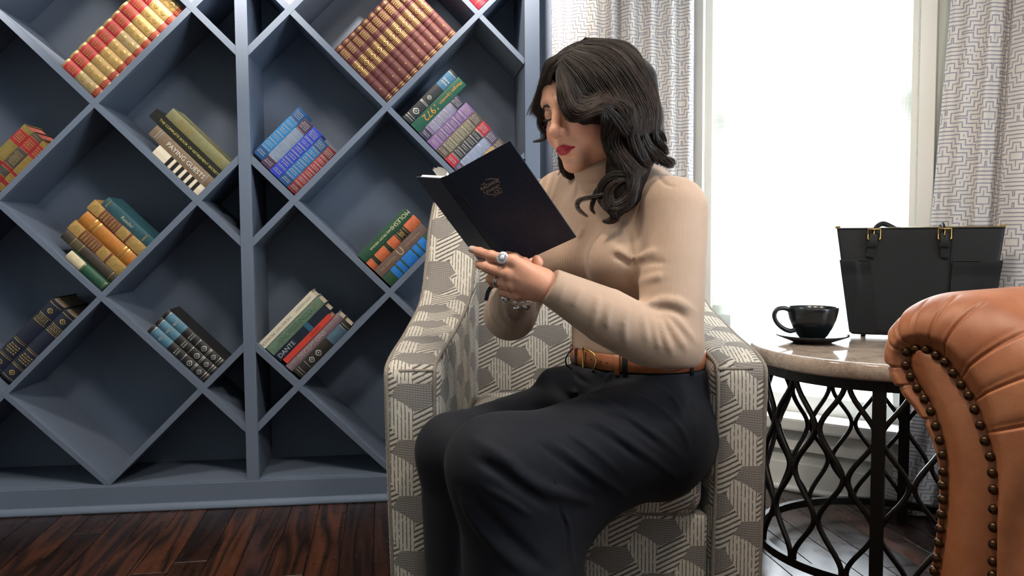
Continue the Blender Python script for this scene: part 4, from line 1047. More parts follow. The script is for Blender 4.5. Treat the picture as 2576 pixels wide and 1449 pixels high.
for th, b in zip(TH, bk):
    off = Wd_ * (0.30 + 0.70 * math.sin(max(th, 0))) if th > 0 else Wd_ * 0.30 * (1 + th / 0.5)
    fw = 0.016 * math.cos(th) * np.clip(Wd_ / 0.04, 0.35, 1.2) * (min(1.0, (th + 0.5) / 0.5) if th < 0 else 1.0) - 0.002 - (0.040 * (1 - math.cos(max(th, 0)))) * np.clip(Wd_ / 0.04, 0.3, 1.4)
    cr = np.zeros(NS)
    fade = math.exp(-(max(0, b - 0.01) / 0.05) ** 2) * min(1, (th + 0.5) / 0.35)
    for ic, c in enumerate(creases):
      lim = float(np.clip(1.0 - (max(th, 0) - (0.9 if ic > 4 else 1.3)) / 0.35, 0, 1)); cr += lim * (-0.0050 * np.exp(-((so - c) / 0.0016) ** 2) - 0.0022 * np.exp(-((so - c + 0.004) / 0.005) ** 2) * (so < c))
    out2 = ou + nm * (off + cr * fade * (0.3 + 0.7 * math.sin(max(th, 0))))[:, None]
    q = P0[None] + MD[None] * out2[:, :1] + ZV[None] * (out2[:, 1:] - P0[2]) + FD[None] * (fw + cr * fade * math.cos(max(th, 0)))[:, None] + BKD[None] * b
    q[:, 2] += b * 0.02
    rows.append(q)
mb = MB(); mb.grid(np.array(rows).transpose(1, 0, 2)); arm = local(sofa, mb.obj('rolled_arm', M_leather, sofa, smooth=True))
# front panel inside the nail line
cen = np.array([np.interp(so[::-1], so, ou[:, k]) for k in (0, 1)]).T
P = np.array([ou * (1 - t) + (ou + cen) / 2 * t for t in np.linspace(0, 1, 7)])
Q = P0 + P[..., :1] * MD + (P[..., 1:] - P0[2]) * ZV + FD * (-0.0025 + 0.014 * np.sin(np.linspace(0, 1, 7) * math.pi / 2))[:, None, None]
mb = MB(); mb.grid(Q.transpose(1, 0, 2)); local(sofa, mb.obj('front_panel', M_leather, sofa, smooth=True))
mb = MB(); lathe(mb, [(0.0072, 0.0), (0.0070, 0.0018), (0.0058, 0.0040), (0.0036, 0.0056), (0.0, 0.0062)], 12); nail_me = mb.mesh('nail_head', True); nail_me.materials.append(M_nail)
rq = Vector(FD).to_track_quat('Z', 'Y').to_matrix().to_4x4()
def nails(col):
    for q in col:
        p = P0 + MD * q[0] + ZV * (q[1] - P0[2]) + FD * 0.004
        o = link('nail_head', nail_me, sofa); o.matrix_parent_inverse = Matrix.Translation(sofa.location).inverted(); o.matrix_basis = Matrix.Translation(Vector(p)) @ rq
def ext(col, n=16, step=0.0185):
    d = (col[-1] - col[-3]) / np.linalg.norm(col[-1] - col[-3]); d = np.array([0, -1.0])
    return np.vstack([col[:-1], [col[-2] + d * step * (k + 1) for k in range(n)]])
nails([q for q in ext(nl) if q[1] > zb + 0.01]); nails([q for q in ext(nr) if q[1] > zb + 0.01])
# the rest of the sofa, out of the picture to the right
def sblock(name, q0, q1, b0_, b1_, z0, z1, r):
    V = [P0 * (1, 1, 0) + MD * q + BKD * b + ZV * z for z in (z0, z1) for q, b in ((q0, b0_), (q1, b0_), (q1, b1_), (q0, b1_))]
    F = [(0, 1, 2, 3), (7, 6, 5, 4), (4, 5, 1, 0), (5, 6, 2, 1), (6, 7, 3, 2), (7, 4, 0, 3)]
    local(sofa, soft_block(name, V, F, sofa, M_leather, r, 4, 2, uvs=False))
qa = float(nr[-1][0]) + 0.012
sblock('base', qa, qa + 0.56, 0.03, 0.78, 0.06, 0.27, 0.015)
sblock('seat_cushion', qa + 0.005, qa + 0.555, 0.05, 0.66, 0.27, 0.43, 0.04)
sblock('backrest', qa - 0.05, qa + 0.60, 0.66, 0.86, 0.06, 0.80, 0.06)
sblock('far_arm', qa + 0.565, qa + 0.72, 0.03, 0.80, 0.06, 0.70, 0.06)
for q, b in ((0.0, 0.08), (qa + 0.6, 0.08), (0.0, 0.75), (qa + 0.6, 0.75)):
    c = P0 + MD * q + BKD * b; mb = MB(); lathe(mb, [(0.0, 0.0), (0.02, 0.0), (0.032, 0.03), (0.026, 0.065), (0.0, 0.065)], 16, center=(c[0], c[1], 0)); local(sofa, mb.obj('foot', M_leg, sofa, smooth=True))
# ================================================================== soft bodies: distance fields meshed on a grid
def _n(v): v = np.asarray(v, float); return v / np.linalg.norm(v)
def rc(p, a, b, ra, rb):
    a, b = np.asarray(a, float), np.asarray(b, float); ba = b - a; pa = p - a
    t = np.clip(pa @ ba / (ba @ ba), 0, 1)
    return np.linalg.norm(pa - t[:, None] * ba, axis=1) - (ra + (rb - ra) * t)
def sph(p, c, r): return np.linalg.norm(p - np.asarray(c, float), axis=1) - r
def ell(p, c, R, r):
    """ellipsoid: R rows are its axes"""
    q = (p - np.asarray(c, float)) @ np.asarray(R, float).T; r = np.asarray(r, float)
    k0 = np.linalg.norm(q / r, axis=1); k1 = np.linalg.norm(q / (r * r), axis=1) + 1e-9
    return k0 * (k0 - 1.0) / k1
def smin(a, b, k):
    h = np.clip(0.5 + 0.5 * (b - a) / k, 0, 1); return b + (a - b) * h - k * h * (1 - h)
def smax(a, b, k): return -smin(-a, -b, k)
def chain(p, pts, rad, k=0.0):
    d = None
    for i in range(len(pts) - 1):
        e = rc(p, pts[i], pts[i + 1], rad[i], rad[i + 1])
        d = e if d is None else (np.minimum(d, e) if k == 0 else smin(d, e, k))
    return d
def near(p, pts, m):
    P = np.asarray(pts); a, b = P.min(0) - m, P.max(0) + m; return (p[:, 0] > a[0]) & (p[:, 0] < b[0]) & (p[:, 2] > a[2]) & (p[:, 2] < b[2]) & (p[:, 1] > a[1]) & (p[:, 1] < b[1])
def ridges(p, d, folds):
    """folds: (3-D polyline, width, height): raised (+) or sunk (-) folds along a line on the surface"""
    for pts, w, amp in folds:
        m = near(p, pts, 3 * w)
        if not m.any(): continue
        q = p[m]; best = np.full(len(q), 9.0); tt = np.zeros(len(q)); n = len(pts) - 1
        for i in range(n):
            a, b = pts[i], pts[i + 1]; ba = b - a; pa = q - a; t = np.clip(pa @ ba / (ba @ ba + 1e-12), 0, 1)
            e = np.linalg.norm(pa - t[:, None] * ba, axis=1); s = e < best; best[s] = e[s]; tt[s] = (i + t[s]) / n
        env = np.clip(np.minimum(tt, 1 - tt) / 0.25, 0, 1); env = env * env * (3 - 2 * env)
        d[m] -= amp * np.exp(-(best / w) ** 2) * (0.15 + 0.85 * env)
    return d
def cast(f, px, n=45, t0=1.15, back=0.0):
    """points where the sight lines of photograph pixels meet the surface of f"""
    px = np.asarray(px, float); D = np.array([AT(x, y, 1.0) for x, y in px]) - O3
    D /= np.linalg.norm(D, axis=1)[:, None]; t = np.full(len(px), t0)
    for _ in range(n): t = np.minimum(t + 0.85 * f(O3 + D * t[:, None]), 2.6)
    return O3 + D * (t + back)[:, None]
def surface(f, lo, hi, h, B=8):
    lo, hi = np.asarray(lo, float), np.asarray(hi, float)
    nb = np.ceil((hi - lo) / (h * B)).astype(int); n = nb * B + 1
    ax = [lo[k] + h * B * (np.arange(nb[k]) + 0.5) for k in range(3)]
    C = np.stack(np.meshgrid(*ax, indexing='ij'), -1).reshape(-1, 3); cv = f(C).reshape(nb)
    act = np.abs(cv) < h * B * 0.87 * 1.35
    D = np.full(n, 1.0, np.float32)
    D[:-1, :-1, :-1] = np.repeat(np.repeat(np.repeat(np.where(cv < 0, -1.0, 1.0), B, 0), B, 1), B, 2)
    loc = np.stack(np.meshgrid(*[np.arange(B + 1)] * 3, indexing='ij'), -1).reshape(-1, 3)
    idx = np.argwhere(act)
    for s in range(0, len(idx), 220):
        b = idx[s:s + 220]; g_ = (b[:, None] * B + loc[None]).reshape(-1, 3)
        v = f(lo + g_ * h); D[g_[:, 0], g_[:, 1], g_[:, 2]] = v
    S = D < 0
    cell = np.zeros(tuple(n - 1), np.int8)
    for i in (0, 1):
        for j in (0, 1):
            for k in (0, 1): cell += S[i:n[0] - 1 + i, j:n[1] - 1 + j, k:n[2] - 1 + k]
    ci = np.argwhere((cell > 0) & (cell < 8))
    acc = np.zeros((len(ci), 3)); cnt = np.zeros(len(ci))
    corners = [(i, j, k) for i in (0, 1) for j in (0, 1) for k in (0, 1)]
    for a in range(8):
        for b in range(a + 1, 8):
            ca, cb = np.array(corners[a]), np.array(corners[b])
            if np.abs(ca - cb).sum() != 1: continue
            va = D[tuple((ci + ca).T)]; vb = D[tuple((ci + cb).T)]; m = (va < 0) != (vb < 0)
            t = va[m] / (va[m] - vb[m]); acc[m] += ca + t[:, None] * (cb - ca); cnt[m] += 1
    V = lo + (ci + acc / cnt[:, None]) * h
    vid = np.full(tuple(n - 1), -1, np.int64); vid[tuple(ci.T)] = np.arange(len(ci))
    Q = []
    for a in range(3):
        o1, o2 = [(1, 2), (2, 0), (0, 1)][a]
        sl0 = [slice(None)] * 3; sl1 = [slice(None)] * 3; sl0[a] = slice(0, n[a] - 1); sl1[a] = slice(1, n[a])
        A, Bv = S[tuple(sl0)], S[tuple(sl1)]
        e = np.argwhere(A != Bv)
        ok = (e[:, o1] > 0) & (e[:, o2] > 0) & (e[:, o1] < n[o1] - 1) & (e[:, o2] < n[o2] - 1); e = e[ok]
        u = np.zeros(3, int); w = np.zeros(3, int); u[o1] = 1; w[o2] = 1
        q = np.stack([vid[tuple((e - u - w).T)], vid[tuple((e - w).T)], vid[tuple(e.T)], vid[tuple((e - u).T)]], 1)
        fl = A[tuple(e.T)]; q[~fl] = q[~fl][:, ::-1]; Q.append(q)
    Q = np.vstack(Q); Q = Q[(Q >= 0).all(1)]
    for _ in range(1):                                     # pull the vertices onto the surface
        d = f(V); e = h * 0.5; G = np.stack([f(V + np.eye(3)[k] * e) - d for k in range(3)], 1) / e
        st = d / (np.linalg.norm(G, axis=1) ** 2 + 1e-3); st = np.clip(st, -h, h); V = V - G * st[:, None] * 0.7
    return V, Q
def np_mesh(name, V, Q, smooth=True, attrs=None, cols=None):
    me = bpy.data.meshes.new(name); n, m = len(V), len(Q); k = Q.shape[1]
    me.vertices.add(n); me.vertices.foreach_set('co', np.ascontiguousarray(V, np.float32).ravel())
    me.loops.add(m * k); me.loops.foreach_set('vertex_index', np.ascontiguousarray(Q, np.int32).ravel())
    me.polygons.add(m); me.polygons.foreach_set('loop_start', np.arange(0, m * k, k, dtype=np.int32)); me.polygons.foreach_set('loop_total', np.full(m, k, np.int32))
    me.update(calc_edges=True); me.validate()
    if smooth: me.polygons.foreach_set('use_smooth', np.ones(len(me.polygons), bool))
    for nm_, a in (attrs or {}).items():
        at = me.attributes.new(nm_, 'FLOAT', 'POINT'); at.data.foreach_set('value', np.ascontiguousarray(a, np.float32))
    if cols is not None:
        ca = me.color_attributes.new('Col', 'FLOAT_COLOR', 'POINT'); ca.data.foreach_set('color', np.ascontiguousarray(cols, np.float32).ravel())
    me.update(); return me
def join_np(parts):
    V, Q, C, o = [], [], [], 0
    for v, q, c in parts: V.append(v); Q.append(q + o); C.append(c); o += len(v)
    return np.vstack(V), np.vstack(Q), np.vstack(C)
# ================================================================== the planner book she holds
A0, A1, A2 = AT(1115, 447, 1.500), AT(1285, 353, 1.429), AT(1452, 596, 1.4944)
bh = _n(A2 - A1); bw = A1 - A0; bw = _n(bw - bh * (bw @ bh)); bn = np.cross(bw, bh) * -1.0
if bn[1] > 0: bn = -bn
BHh, BWw = float(np.linalg.norm(A2 - A1)), 0.148
def bkm(u, v, t): return A0 + bw * u + bh * v + bn * t          # u across, v down the spine, t out towards the camera
al_ = math.radians(44)
bwB = -bw * math.cos(al_) - bn * math.sin(al_); bnB = _n(np.cross(bwB, bh)); bnB = bnB if bnB @ np.array([-1, -0.6, -0.3]) > 0 else -bnB
g = NT('speckled_navy_cover'); v = g.coord()
sp1 = g.node('ShaderNodeTexVoronoi'); sp1.inputs['Scale'].default_value = 420; g.put(sp1.inputs['Vector'], v)
spk = g.m('MULTIPLY', g.ramp(sp1.outputs['Distance'], [(0.10, (1, 1, 1)), (0.20, (0, 0, 0))]), g.ramp(g.noise(v, 230, 2), [(0.52, (0, 0, 0)), (0.62, (1, 1, 1))]))
M_plan = g.out(g.mix(g.m('MULTIPLY', spk, 0.75), rgb('#1d2535'), rgb('#93a6c0')), 0.5, 0, 0.4, g.bump(g.noise(v, 800, 2), 0.1, 0.0003))
M_paper = simple('white_paper', rgb('#e8e6e4'), 0.8, 0, 0.02)
g = NT('rose_gold_foil'); M_foil = g.out(rgb('#cda98c'), 0.4, 0.25)
pc_ = bkm(0.05, 0.1, 0)
plan_r = empty('planner_book', tuple(bkm(0, BHh, 0)), label='open navy speckled planner with a gold title in her hands', cat='book')
def quadslab(name, pts, off, mat, parent, bevel=0.0012):
    a = [np.asarray(p) for p in pts]; b = [p + off for p in a]; mb = MB()
    mb.add(a + b, [(0, 1, 2, 3), (7, 6, 5, 4), (0, 4, 5, 1), (1, 5, 6, 2), (2, 6, 7, 3), (3, 7, 4, 0)])
    me = mb.mesh(name); bm = bmesh.new(); bm.from_mesh(me); bmesh.ops.recalc_face_normals(bm, faces=bm.faces); bm.to_mesh(me); bm.free()
    bevel_mesh(me, bevel); return local(parent, link(name, me, parent, mat))
GR = 0.011
quadslab('front_cover', [bkm(GR, 0, 0), bkm(BWw, 0, 0), bkm(BWw, BHh, 0), bkm(GR, BHh, 0)], -bn * 0.0030, M_plan, plan_r)
SPN = 0.019
S_a = bkm(0.0075, 0, 0); turn = math.radians(20)
spd = -bw * math.cos(turn) - bn * math.sin(turn); spn = _n(np.cross(spd, bh)); spn = spn if spn @ bn > 0 else -spn
S_b = S_a + spd * SPN
quadslab('spine', [S_a, S_a + bh * BHh, S_b + bh * BHh, S_b], -spn * 0.003, M_plan, plan_r)
mb = MB(); mb.tube([bkm(0.0095, 0.001, -0.0016), bkm(0.0095, BHh - 0.001, -0.0016)], 0.0018, 8); local(plan_r, mb.obj('hinge', M_plan, plan_r, smooth=True))
S_c = S_b + spd * 0.002
quadslab('back_cover', [S_c, S_c + bwB * (BWw - 0.008), S_c + bwB * (BWw - 0.008) + bh * BHh, S_c + bh * BHh], -bnB * 0.0030, M_plan, plan_r)
e = 0.004
quadslab('right_pages', [bkm(0.004, e, -0.0031), bkm(BWw - e, e, -0.0031), bkm(BWw - e, BHh - e, -0.0031), bkm(0.004, BHh - e, -0.0031)], -bn * 0.0045, M_paper, plan_r, 0.0004)
cB = S_c - bnB * 0.0031
quadslab('left_pages', [cB + bwB * 0.002 + bh * e, cB + bwB * (BWw - 0.012) + bh * e, cB + bwB * (BWw - 0.012) + bh * (BHh - e), cB + bwB * 0.002 + bh * (BHh - e)], -bnB * 0.010, M_paper, plan_r, 0.0006)
for k, (lift, ln_) in enumerate(((0.016, 0.118), (0.024, 0.108), (0.021, 0.124))):          # loose leaves standing off the block
    pts = spline([S_b - spn * 0.010 - spd * 0.004, cB + bwB * 0.02 - bnB * (0.014 + lift * 0.3), cB + bwB * ln_ * 0.6 - bnB * (0.012 + lift * 0.8), cB + bwB * ln_ - bnB * (0.011 + lift)], 14)
    mb = MB(); P = np.array([[q + bh * e, q + bh * (BHh - e)] for q in pts]); mb.grid(P); mb.grid(P - bnB * 0.0004, flip=True); local(plan_r, mb.obj('loose_leaf', M_paper, plan_r, smooth=True))
# title, set about a third of the way down the front cover
def foil_text(txt, u, v_, h, rot=0.0, arch=0.0):
    vv, fc, w, hh = text_mesh(txt); s = h / hh
    P = []
    for x, y in vv:
        X, Y = x * s, y * s + arch * (1 - (2 * x / w) ** 2) * h
        P.append(bkm(u + X, v_ - Y, 0.0006))
    mb = MB(); mb.add(P, fc); return local(plan_r, mb.obj('cover_lettering', M_foil, plan_r))
cu_, cv_ = 0.068, 0.055
foil_text('THE', cu_ - 0.0095, cv_ - 0.0105, 0.0032); foil_text('RADIANT', cu_ + 0.001, cv_ - 0.0040, 0.0066, arch=0.10); foil_text('JOURNEY', cu_ + 0.001, cv_ + 0.0052, 0.0064, arch=-0.08); foil_text('2020 WEEKLY', cu_ + 0.003, cv_ + 0.0175, 0.0024)
mb = MB()
def arcf(c, r0, a0, a1, w=0.0003, sx=1.0, n=26):
    a = np.linspace(a0, a1, n); P = np.array([[bkm(c[0] + (r0 + s * w) * math.cos(t) * sx, c[1] - (r0 + s * w) * math.sin(t), 0.0006) for s in (-1, 1)] for t in a]); mb.grid(P)
arcf((cu_, cv_), 0.0150, math.radians(-8), math.radians(95), 0.00035, 1.25); arcf((cu_, cv_), 0.0135, math.radians(5), math.radians(80), 0.0002, 1.25)
arcf((cu_, cv_), 0.0145, math.radians(185), math.radians(262), 0.00035, 1.25)
arcf((cu_ + 0.010, cv_ + 0.0115), 0.0024, math.radians(-180), math.radians(170), 0.0003, 1.6); arcf((cu_ + 0.0030, cv_ + 0.0125), 0.0026, math.radians(20), math.radians(350), 0.0003, 1.5)
for a in np.radians(np.r_[np.arange(5, 95, 9), np.arange(190, 262, 9)]):
    p = lambda r, d: bkm(cu_ + r * math.cos(a + d) * 1.25, cv_ - r * math.sin(a + d), 0.0006); mb.add([p(0.0160, -0.01), p(0.0172, 0), p(0.0160, 0.01)], [(0, 1, 2)])
local(plan_r, mb.obj('cover_ornament', M_foil, plan_r, kind='stuff'))
mb = MB(); rb0 = S_a + bh * BHh - bn * 0.006
strip(mb, spline([rb0 - bh * 0.02, rb0 + bh * 0.012 - bw * 0.003, AT(1236, 722, 1.555), AT(1222, 756, 1.552)], 18), 0.0075, (1, 0.3, 0.4), 0.0006); local(plan_r, mb.obj('ribbon_marker', simple('navy_ribbon', rgb('#1b2330'), 0.6), plan_r))

# ================================================================== the woman
def frame_from(yaw, pitch, roll):
    yaw, pitch, roll = map(math.radians, (yaw, pitch, roll))
    f = np.array([-math.sin(yaw) * math.cos(pitch), -math.cos(yaw) * math.cos(pitch), -math.sin(pitch)])
    l = np.array([math.cos(yaw), -math.sin(yaw), 0.0]); u = np.cross(f, l)
    return np.array([f, l * math.cos(roll) + u * math.sin(roll), u * math.cos(roll) - l * math.sin(roll)])
HF = frame_from(50, 13, 3); HC = AT(1487, 266, 1.66)
def hd(f, l, u): return HC + HF[0] * f + HF[1] * l + HF[2] * u
TF = frame_from(50, 0, 0); FT, LT, UT = TF
waist = AT(1600, 888, 1.70); cv7 = AT(1560, 462, 1.735); spine_mid = (waist * 0.5 + cv7 * 0.5) + FT * 0.01
shN, elN, wrN = AT(1694, 530, 1.580), AT(1688, 882, 1.500), AT(1388, 722, 1.462)
shF, elF, wrF = AT(1417, 505, 1.835), AT(1283, 790, 1.740), AT(1308, 722, 1.545)

# ---- hands: joints from wrist to tip
def finger(p, J, r): return chain(p, J, r, 0.004)
hN = dict(index=[(1290, 657, 1.462), (1236, 644, 1.482), (1207, 634, 1.498), (1187, 627, 1.506)],
          middle=[(1278, 689, 1.464), (1224, 672, 1.484), (1209, 666, 1.502), (1204, 664, 1.512)],
          ring=[(1284, 717, 1.470), (1236, 702, 1.490), (1240, 711, 1.512), (1254, 717, 1.524)],
          little=[(1298, 741, 1.480), (1264, 734, 1.500), (1266, 741, 1.518), (1278, 744, 1.526)],
          thumb=[(1348, 690, 1.475), (1318, 664, 1.500), (1294, 650, 1.524), (1276, 642, 1.540)])
hN = {k: [AT(*q) for q in v] for k, v in hN.items()}
rN = dict(index=[0.0098, 0.0090, 0.0080, 0.0066], middle=[0.0100, 0.0092, 0.0082, 0.0068], ring=[0.0096, 0.0088, 0.0078, 0.0066], little=[0.0088, 0.0078, 0.0068, 0.0058], thumb=[0.0125, 0.0108, 0.0098, 0.0078])
wN = AT(1372, 722, 1.462); fN = AT(1400, 728, 1.465)
def hand_near(p):
    d = rc(p, wN + (wrN - elN) * -0.12, wN, 0.026, 0.0225)
    mc = [hN[k][0] for k in ('index', 'middle', 'ring', 'little')]
    base = [wN + (m - wN) * 0.12 + (m - (mc[1] + mc[2]) / 2) * 0.22 for m in mc]
    for k, (b, m) in enumerate(zip(base, mc)): d = smin(d, rc(p, b, m, 0.0185 - 0.001 * k, 0.0115 - 0.0006 * k), 0.016)
    d = smin(d, rc(p, base[0] + np.array([0, 0.012, 0]), hN['thumb'][0], 0.017, 0.0135), 0.014)
    kn = None
    for k in ('index', 'middle', 'ring', 'little'): d = smin(d, sph(p, hN[k][0] + np.array([0.0, -0.0025, 0.001]), 0.0100), 0.006)
    for k in ('index', 'middle', 'ring', 'little', 'thumb'):
        e = finger(p, hN[k], rN[k])
        e = smin(e, sph(p, hN[k][1] + np.array([0, -0.001, 0.0006]), rN[k][1] * 1.04), 0.003)
        d = smin(d, e, 0.0055)
    ten = [(AT(1300, 700, 1.45), AT(1350, 712, 1.452)), (AT(1306, 725, 1.455), AT(1352, 728, 1.455))]
    for a, b in ten: d = smin(d, rc(p, a + np.array([0, 0.0045, 0]), b + np.array([0, 0.0050, 0]), 0.002, 0.002), 0.006)
    return d
# far hand: back of it lies behind the book, thumb tip showing below the cover
thF = [AT(1330, 690, 1.520), AT(1345, 672, 1.508), AT(1352, 660, 1.500), AT(1350, 652, 1.497)]
farF = [[AT(1292, 668, 1.560), AT(1262, 640, 1.600), AT(1245, 620, 1.610), AT(1235, 606, 1.612)], [AT(1304, 660, 1.566), AT(1282, 622, 1.606), AT(1270, 600, 1.614), AT(1262, 586, 1.614)],
        [AT(1318, 656, 1.572), AT(1304, 618, 1.610), AT(1296, 598, 1.616), AT(1290, 588, 1.614)], [AT(1332, 656, 1.576), AT(1326, 626, 1.610), AT(1322, 610, 1.614), AT(1318, 602, 1.612)]]
wF = AT(1312, 722, 1.555)
def hand_far(p):
    d = rc(p, wF + (elF - wF) * 0.18, wF, 0.026, 0.023)
    for J in farF:
        d = smin(d, rc(p, wF + (J[0] - wF) * 0.2, J[0], 0.018, 0.0115), 0.014)
        d = smin(d, finger(p, J, [0.0095, 0.0088, 0.0078, 0.0066]), 0.005)
    d = smin(d, rc(p, wF, thF[0], 0.018, 0.013), 0.014); return smin(d, finger(p, thF, [0.012, 0.0105, 0.0095, 0.0075]), 0.006)

# ---- head
def face(p):
    q = (p - HC) @ HF.T; s = q * np.array([1, 0, 1]); s[:, 1] = np.abs(q[:, 1])           # mirrored half
    I = np.eye(3)
    d = ell(q, (-0.014, 0, 0.036), I, (0.097, 0.075, 0.086))
    d = smin(d, ell(q, (0.026, 0, -0.036), I, (0.066, 0.061, 0.080)), 0.03)
    d = smin(d, ell(q, (0.046, 0, 0.035), I, (0.047, 0.060, 0.048)), 0.025)
    d = smin(d, sph(s, (0.052, 0.038, -0.040), 0.031), 0.022)                             # cheeks
    d = smin(d, sph(s, (0.020, 0.046, -0.072), 0.021), 0.03)                              # jaw
    d = smin(d, ell(q, (0.074, 0, -0.101), I, (0.020, 0.023, 0.017)), 0.018)              # chin
    d = smin(d, ell(q, (0.072, 0, -0.070), I, (0.026, 0.030, 0.026)), 0.016)              # muzzle
    d = smin(d, rc(s, (0.087, 0.008, 0.020), (0.074, 0.046, 0.021), 0.0085, 0.008), 0.014)  # brow
    d = smax(d, -sph(s, (0.104, 0.033, 0.001), 0.017), 0.016)
    d = smin(d, sph(s, (0.0745, 0.032, -0.001), 0.0155), 0.004)                           # closed lids
    d = smin(d, rc(q, (0.088, 0, 0.014), (0.107, 0, -0.030), 0.0075, 0.0085), 0.012)      # nose
    d = smin(d, sph(q, (0.1085, 0, -0.0345), 0.0112), 0.007)
    d = smin(d, sph(s, (0.0965, 0.0115, -0.0385), 0.0082), 0.006)
    d = smax(d, -rc(s, (0.104, 0.0060, -0.0475), (0.0975, 0.0085, -0.0465), 0.0022, 0.0026), 0.003)
    d = smax(d, -rc(q, (0.1035, 0, -0.048), (0.1010, 0, -0.058), 0.0016, 0.0020), 0.004)  # philtrum
    up, lo_ = lips(q); d = smin(d, up, 0.004); d = smin(d, lo_, 0.004)
    d = smax(d, -chain(s, [(0.1060, 0.0, -0.0698), (0.1010, 0.010, -0.0692), (0.0905, 0.0225, -0.0690), (0.0860, 0.0262, -0.0680)], [0.0017, 0.0016, 0.0012, 0.0005]), 0.0018)
    d = smax(d, -rc(s, (0.0935, 0.012, -0.0875), (0.0960, 0.0, -0.0865), 0.0030, 0.0035), 0.010)
    d = smin(d, ell(s, (-0.006, 0.074, -0.012), I, (0.018, 0.008, 0.030)), 0.006)         # ears
    d = smin(d, rc(q, (-0.022, 0, -0.05), (q_neck[0], q_neck[1], q_neck[2]), 0.054, 0.052), 0.022)
    return d
q_neck = HF @ (cv7 + FT * 0.035 + UT * 0.01 - HC)
def lips(q):
    s = q.copy(); s[:, 1] = np.abs(q[:, 1])
    up = chain(s, [(0.0985, 0.000, -0.0662), (0.0985, 0.0050, -0.0648), (0.0955, 0.0125, -0.0662), (0.0885, 0.0215, -0.0682), (0.0855, 0.0250, -0.0682)], [0.0034, 0.0037, 0.0032, 0.0021, 0.0010], 0.003)
    lo_ = chain(s, [(0.0970, 0.000, -0.0748), (0.0955, 0.0080, -0.0744), (0.0910, 0.0165, -0.0722), (0.0862, 0.0240, -0.0690)], [0.0046, 0.0045, 0.0035, 0.0012], 0.003)
    return up, lo_

SKIN, LIP, NAIL = np.array(rgb('#cc987e')), np.array(rgb('#9c1f2c')), np.array(rgb('#b5a7a8'))
def colour_head(V):
    q = (V - HC) @ HF.T; C = np.tile(SKIN, (len(V), 1))
    s = q.copy(); s[:, 1] = np.abs(s[:, 1])
    bl = np.exp(-(np.linalg.norm((s - (0.064, 0.042, -0.036)) / (0.03, 0.024, 0.024), axis=1)) ** 2)[:, None]
    C[:, :3] = C[:, :3] * (1 - 0.60 * bl) + np.array(rgb('#c06a5c'))[:3] * 0.60 * bl
    ns = np.exp(-(np.linalg.norm((q - (0.108, 0, -0.035)) / 0.016, axis=1)) ** 2)[:, None]; C[:, :3] = C[:, :3] * (1 - 0.25 * ns) + np.array(rgb('#c47a68'))[:3] * 0.25 * ns
    aL = np.abs(q[:, 1]); ut = np.interp(aL, [0, 0.005, 0.0125, 0.0215, 0.0265], [-0.0618, -0.0602, -0.0622, -0.0660, -0.0684]); ub = np.interp(aL, [0, 0.008, 0.0165, 0.024, 0.0265], [-0.0800, -0.0793, -0.0758, -0.0702, -0.0684])
    m = (np.clip(np.minimum(ut - q[:, 2], q[:, 2] - ub) / 0.0007 + 0.5, 0, 1) * (q[:, 0] > 0.078) * (aL < 0.027))[:, None]
    C[:, :3] = C[:, :3] * (1 - m) + LIP[:3] * m
    lid = np.clip(1 - np.abs(np.linalg.norm(s - (0.0745, 0.032, -0.001), axis=1) - 0.0155) / 0.003, 0, 1) * (q[:, 0] > 0.08) * (q[:, 2] > -0.006)
    C[:, :3] *= (1 - 0.28 * lid)[:, None]
    return C
def colour_hand(V, tips):
    C = np.tile(SKIN, (len(V), 1)); C[:, :3] *= np.array([1.03, 0.97, 0.97])
    for J, r in tips:
        ax_ = _n(J[-1] - J[-2]); outw = _n(np.array([-0.1, -1.0, 0.35]) - ax_ * (np.array([-0.1, -1.0, 0.35]) @ ax_))
        c = J[-1] + outw * r * 0.85 + ax_ * 0.001
        e = (V - c); m = (np.abs(e @ ax_) < 0.0062) & (np.linalg.norm(e - np.outer(e @ ax_, ax_), axis=1) < 0.0050) & (e @ outw > -0.0022)
        C[m] = NAIL
    for k in range(2): pass
    return C

# ---- clothes
def torso(p):
    c0 = waist; R = TF
    d = ell(p, c0 + UT * 0.00, R, (0.112, 0.142, 0.12))
    d = smin(d, ell(p, c0 + UT * 0.11 + FT * 0.004, R, (0.112, 0.140, 0.13)), 0.05)
    d = smin(d, ell(p, spine_mid + UT * 0.075 - FT * 0.005, R, (0.110, 0.152, 0.12)), 0.05)
    d = smin(d, ell(p, cv7 - UT * 0.055 + FT * 0.01, R, (0.085, 0.140, 0.058)), 0.05)
    for s, k in ((1, 0.0), (-1, 0.0)):
        d = smin(d, ell(p, spine_mid + UT * 0.020 + FT * 0.078 + LT * 0.068 * s, R, (0.072, 0.072, 0.068)), 0.032)
    for a, b in ((shN, cv7 + UT * 0.03), (shF, cv7 + UT * 0.03)): d = smin(d, rc(p, a + UT * -0.006, b, 0.050, 0.045), 0.04)
    return d
def sleeve_near(p):
    return smin(rc(p, shN, elN + UT * 0.015, 0.064, 0.056), chain(p, [elN, elN * 0.45 + wrN * 0.55, wrN + (wrN - elN) * 0.03], [0.052, 0.050, 0.0315]), 0.022)
def sleeve_far(p):
    return smin(rc(p, shF, elF, 0.066, 0.050), chain(p, [elF, wrF], [0.050, 0.034]), 0.02)
cutN = _n(wrN - elN); cutF = _n(wrF - elF)
nk_a, nk_b = cv7 + FT * 0.030 - UT * 0.01, hd(0.004, 0, -0.095)
nkd = _n(nk_b - nk_a)
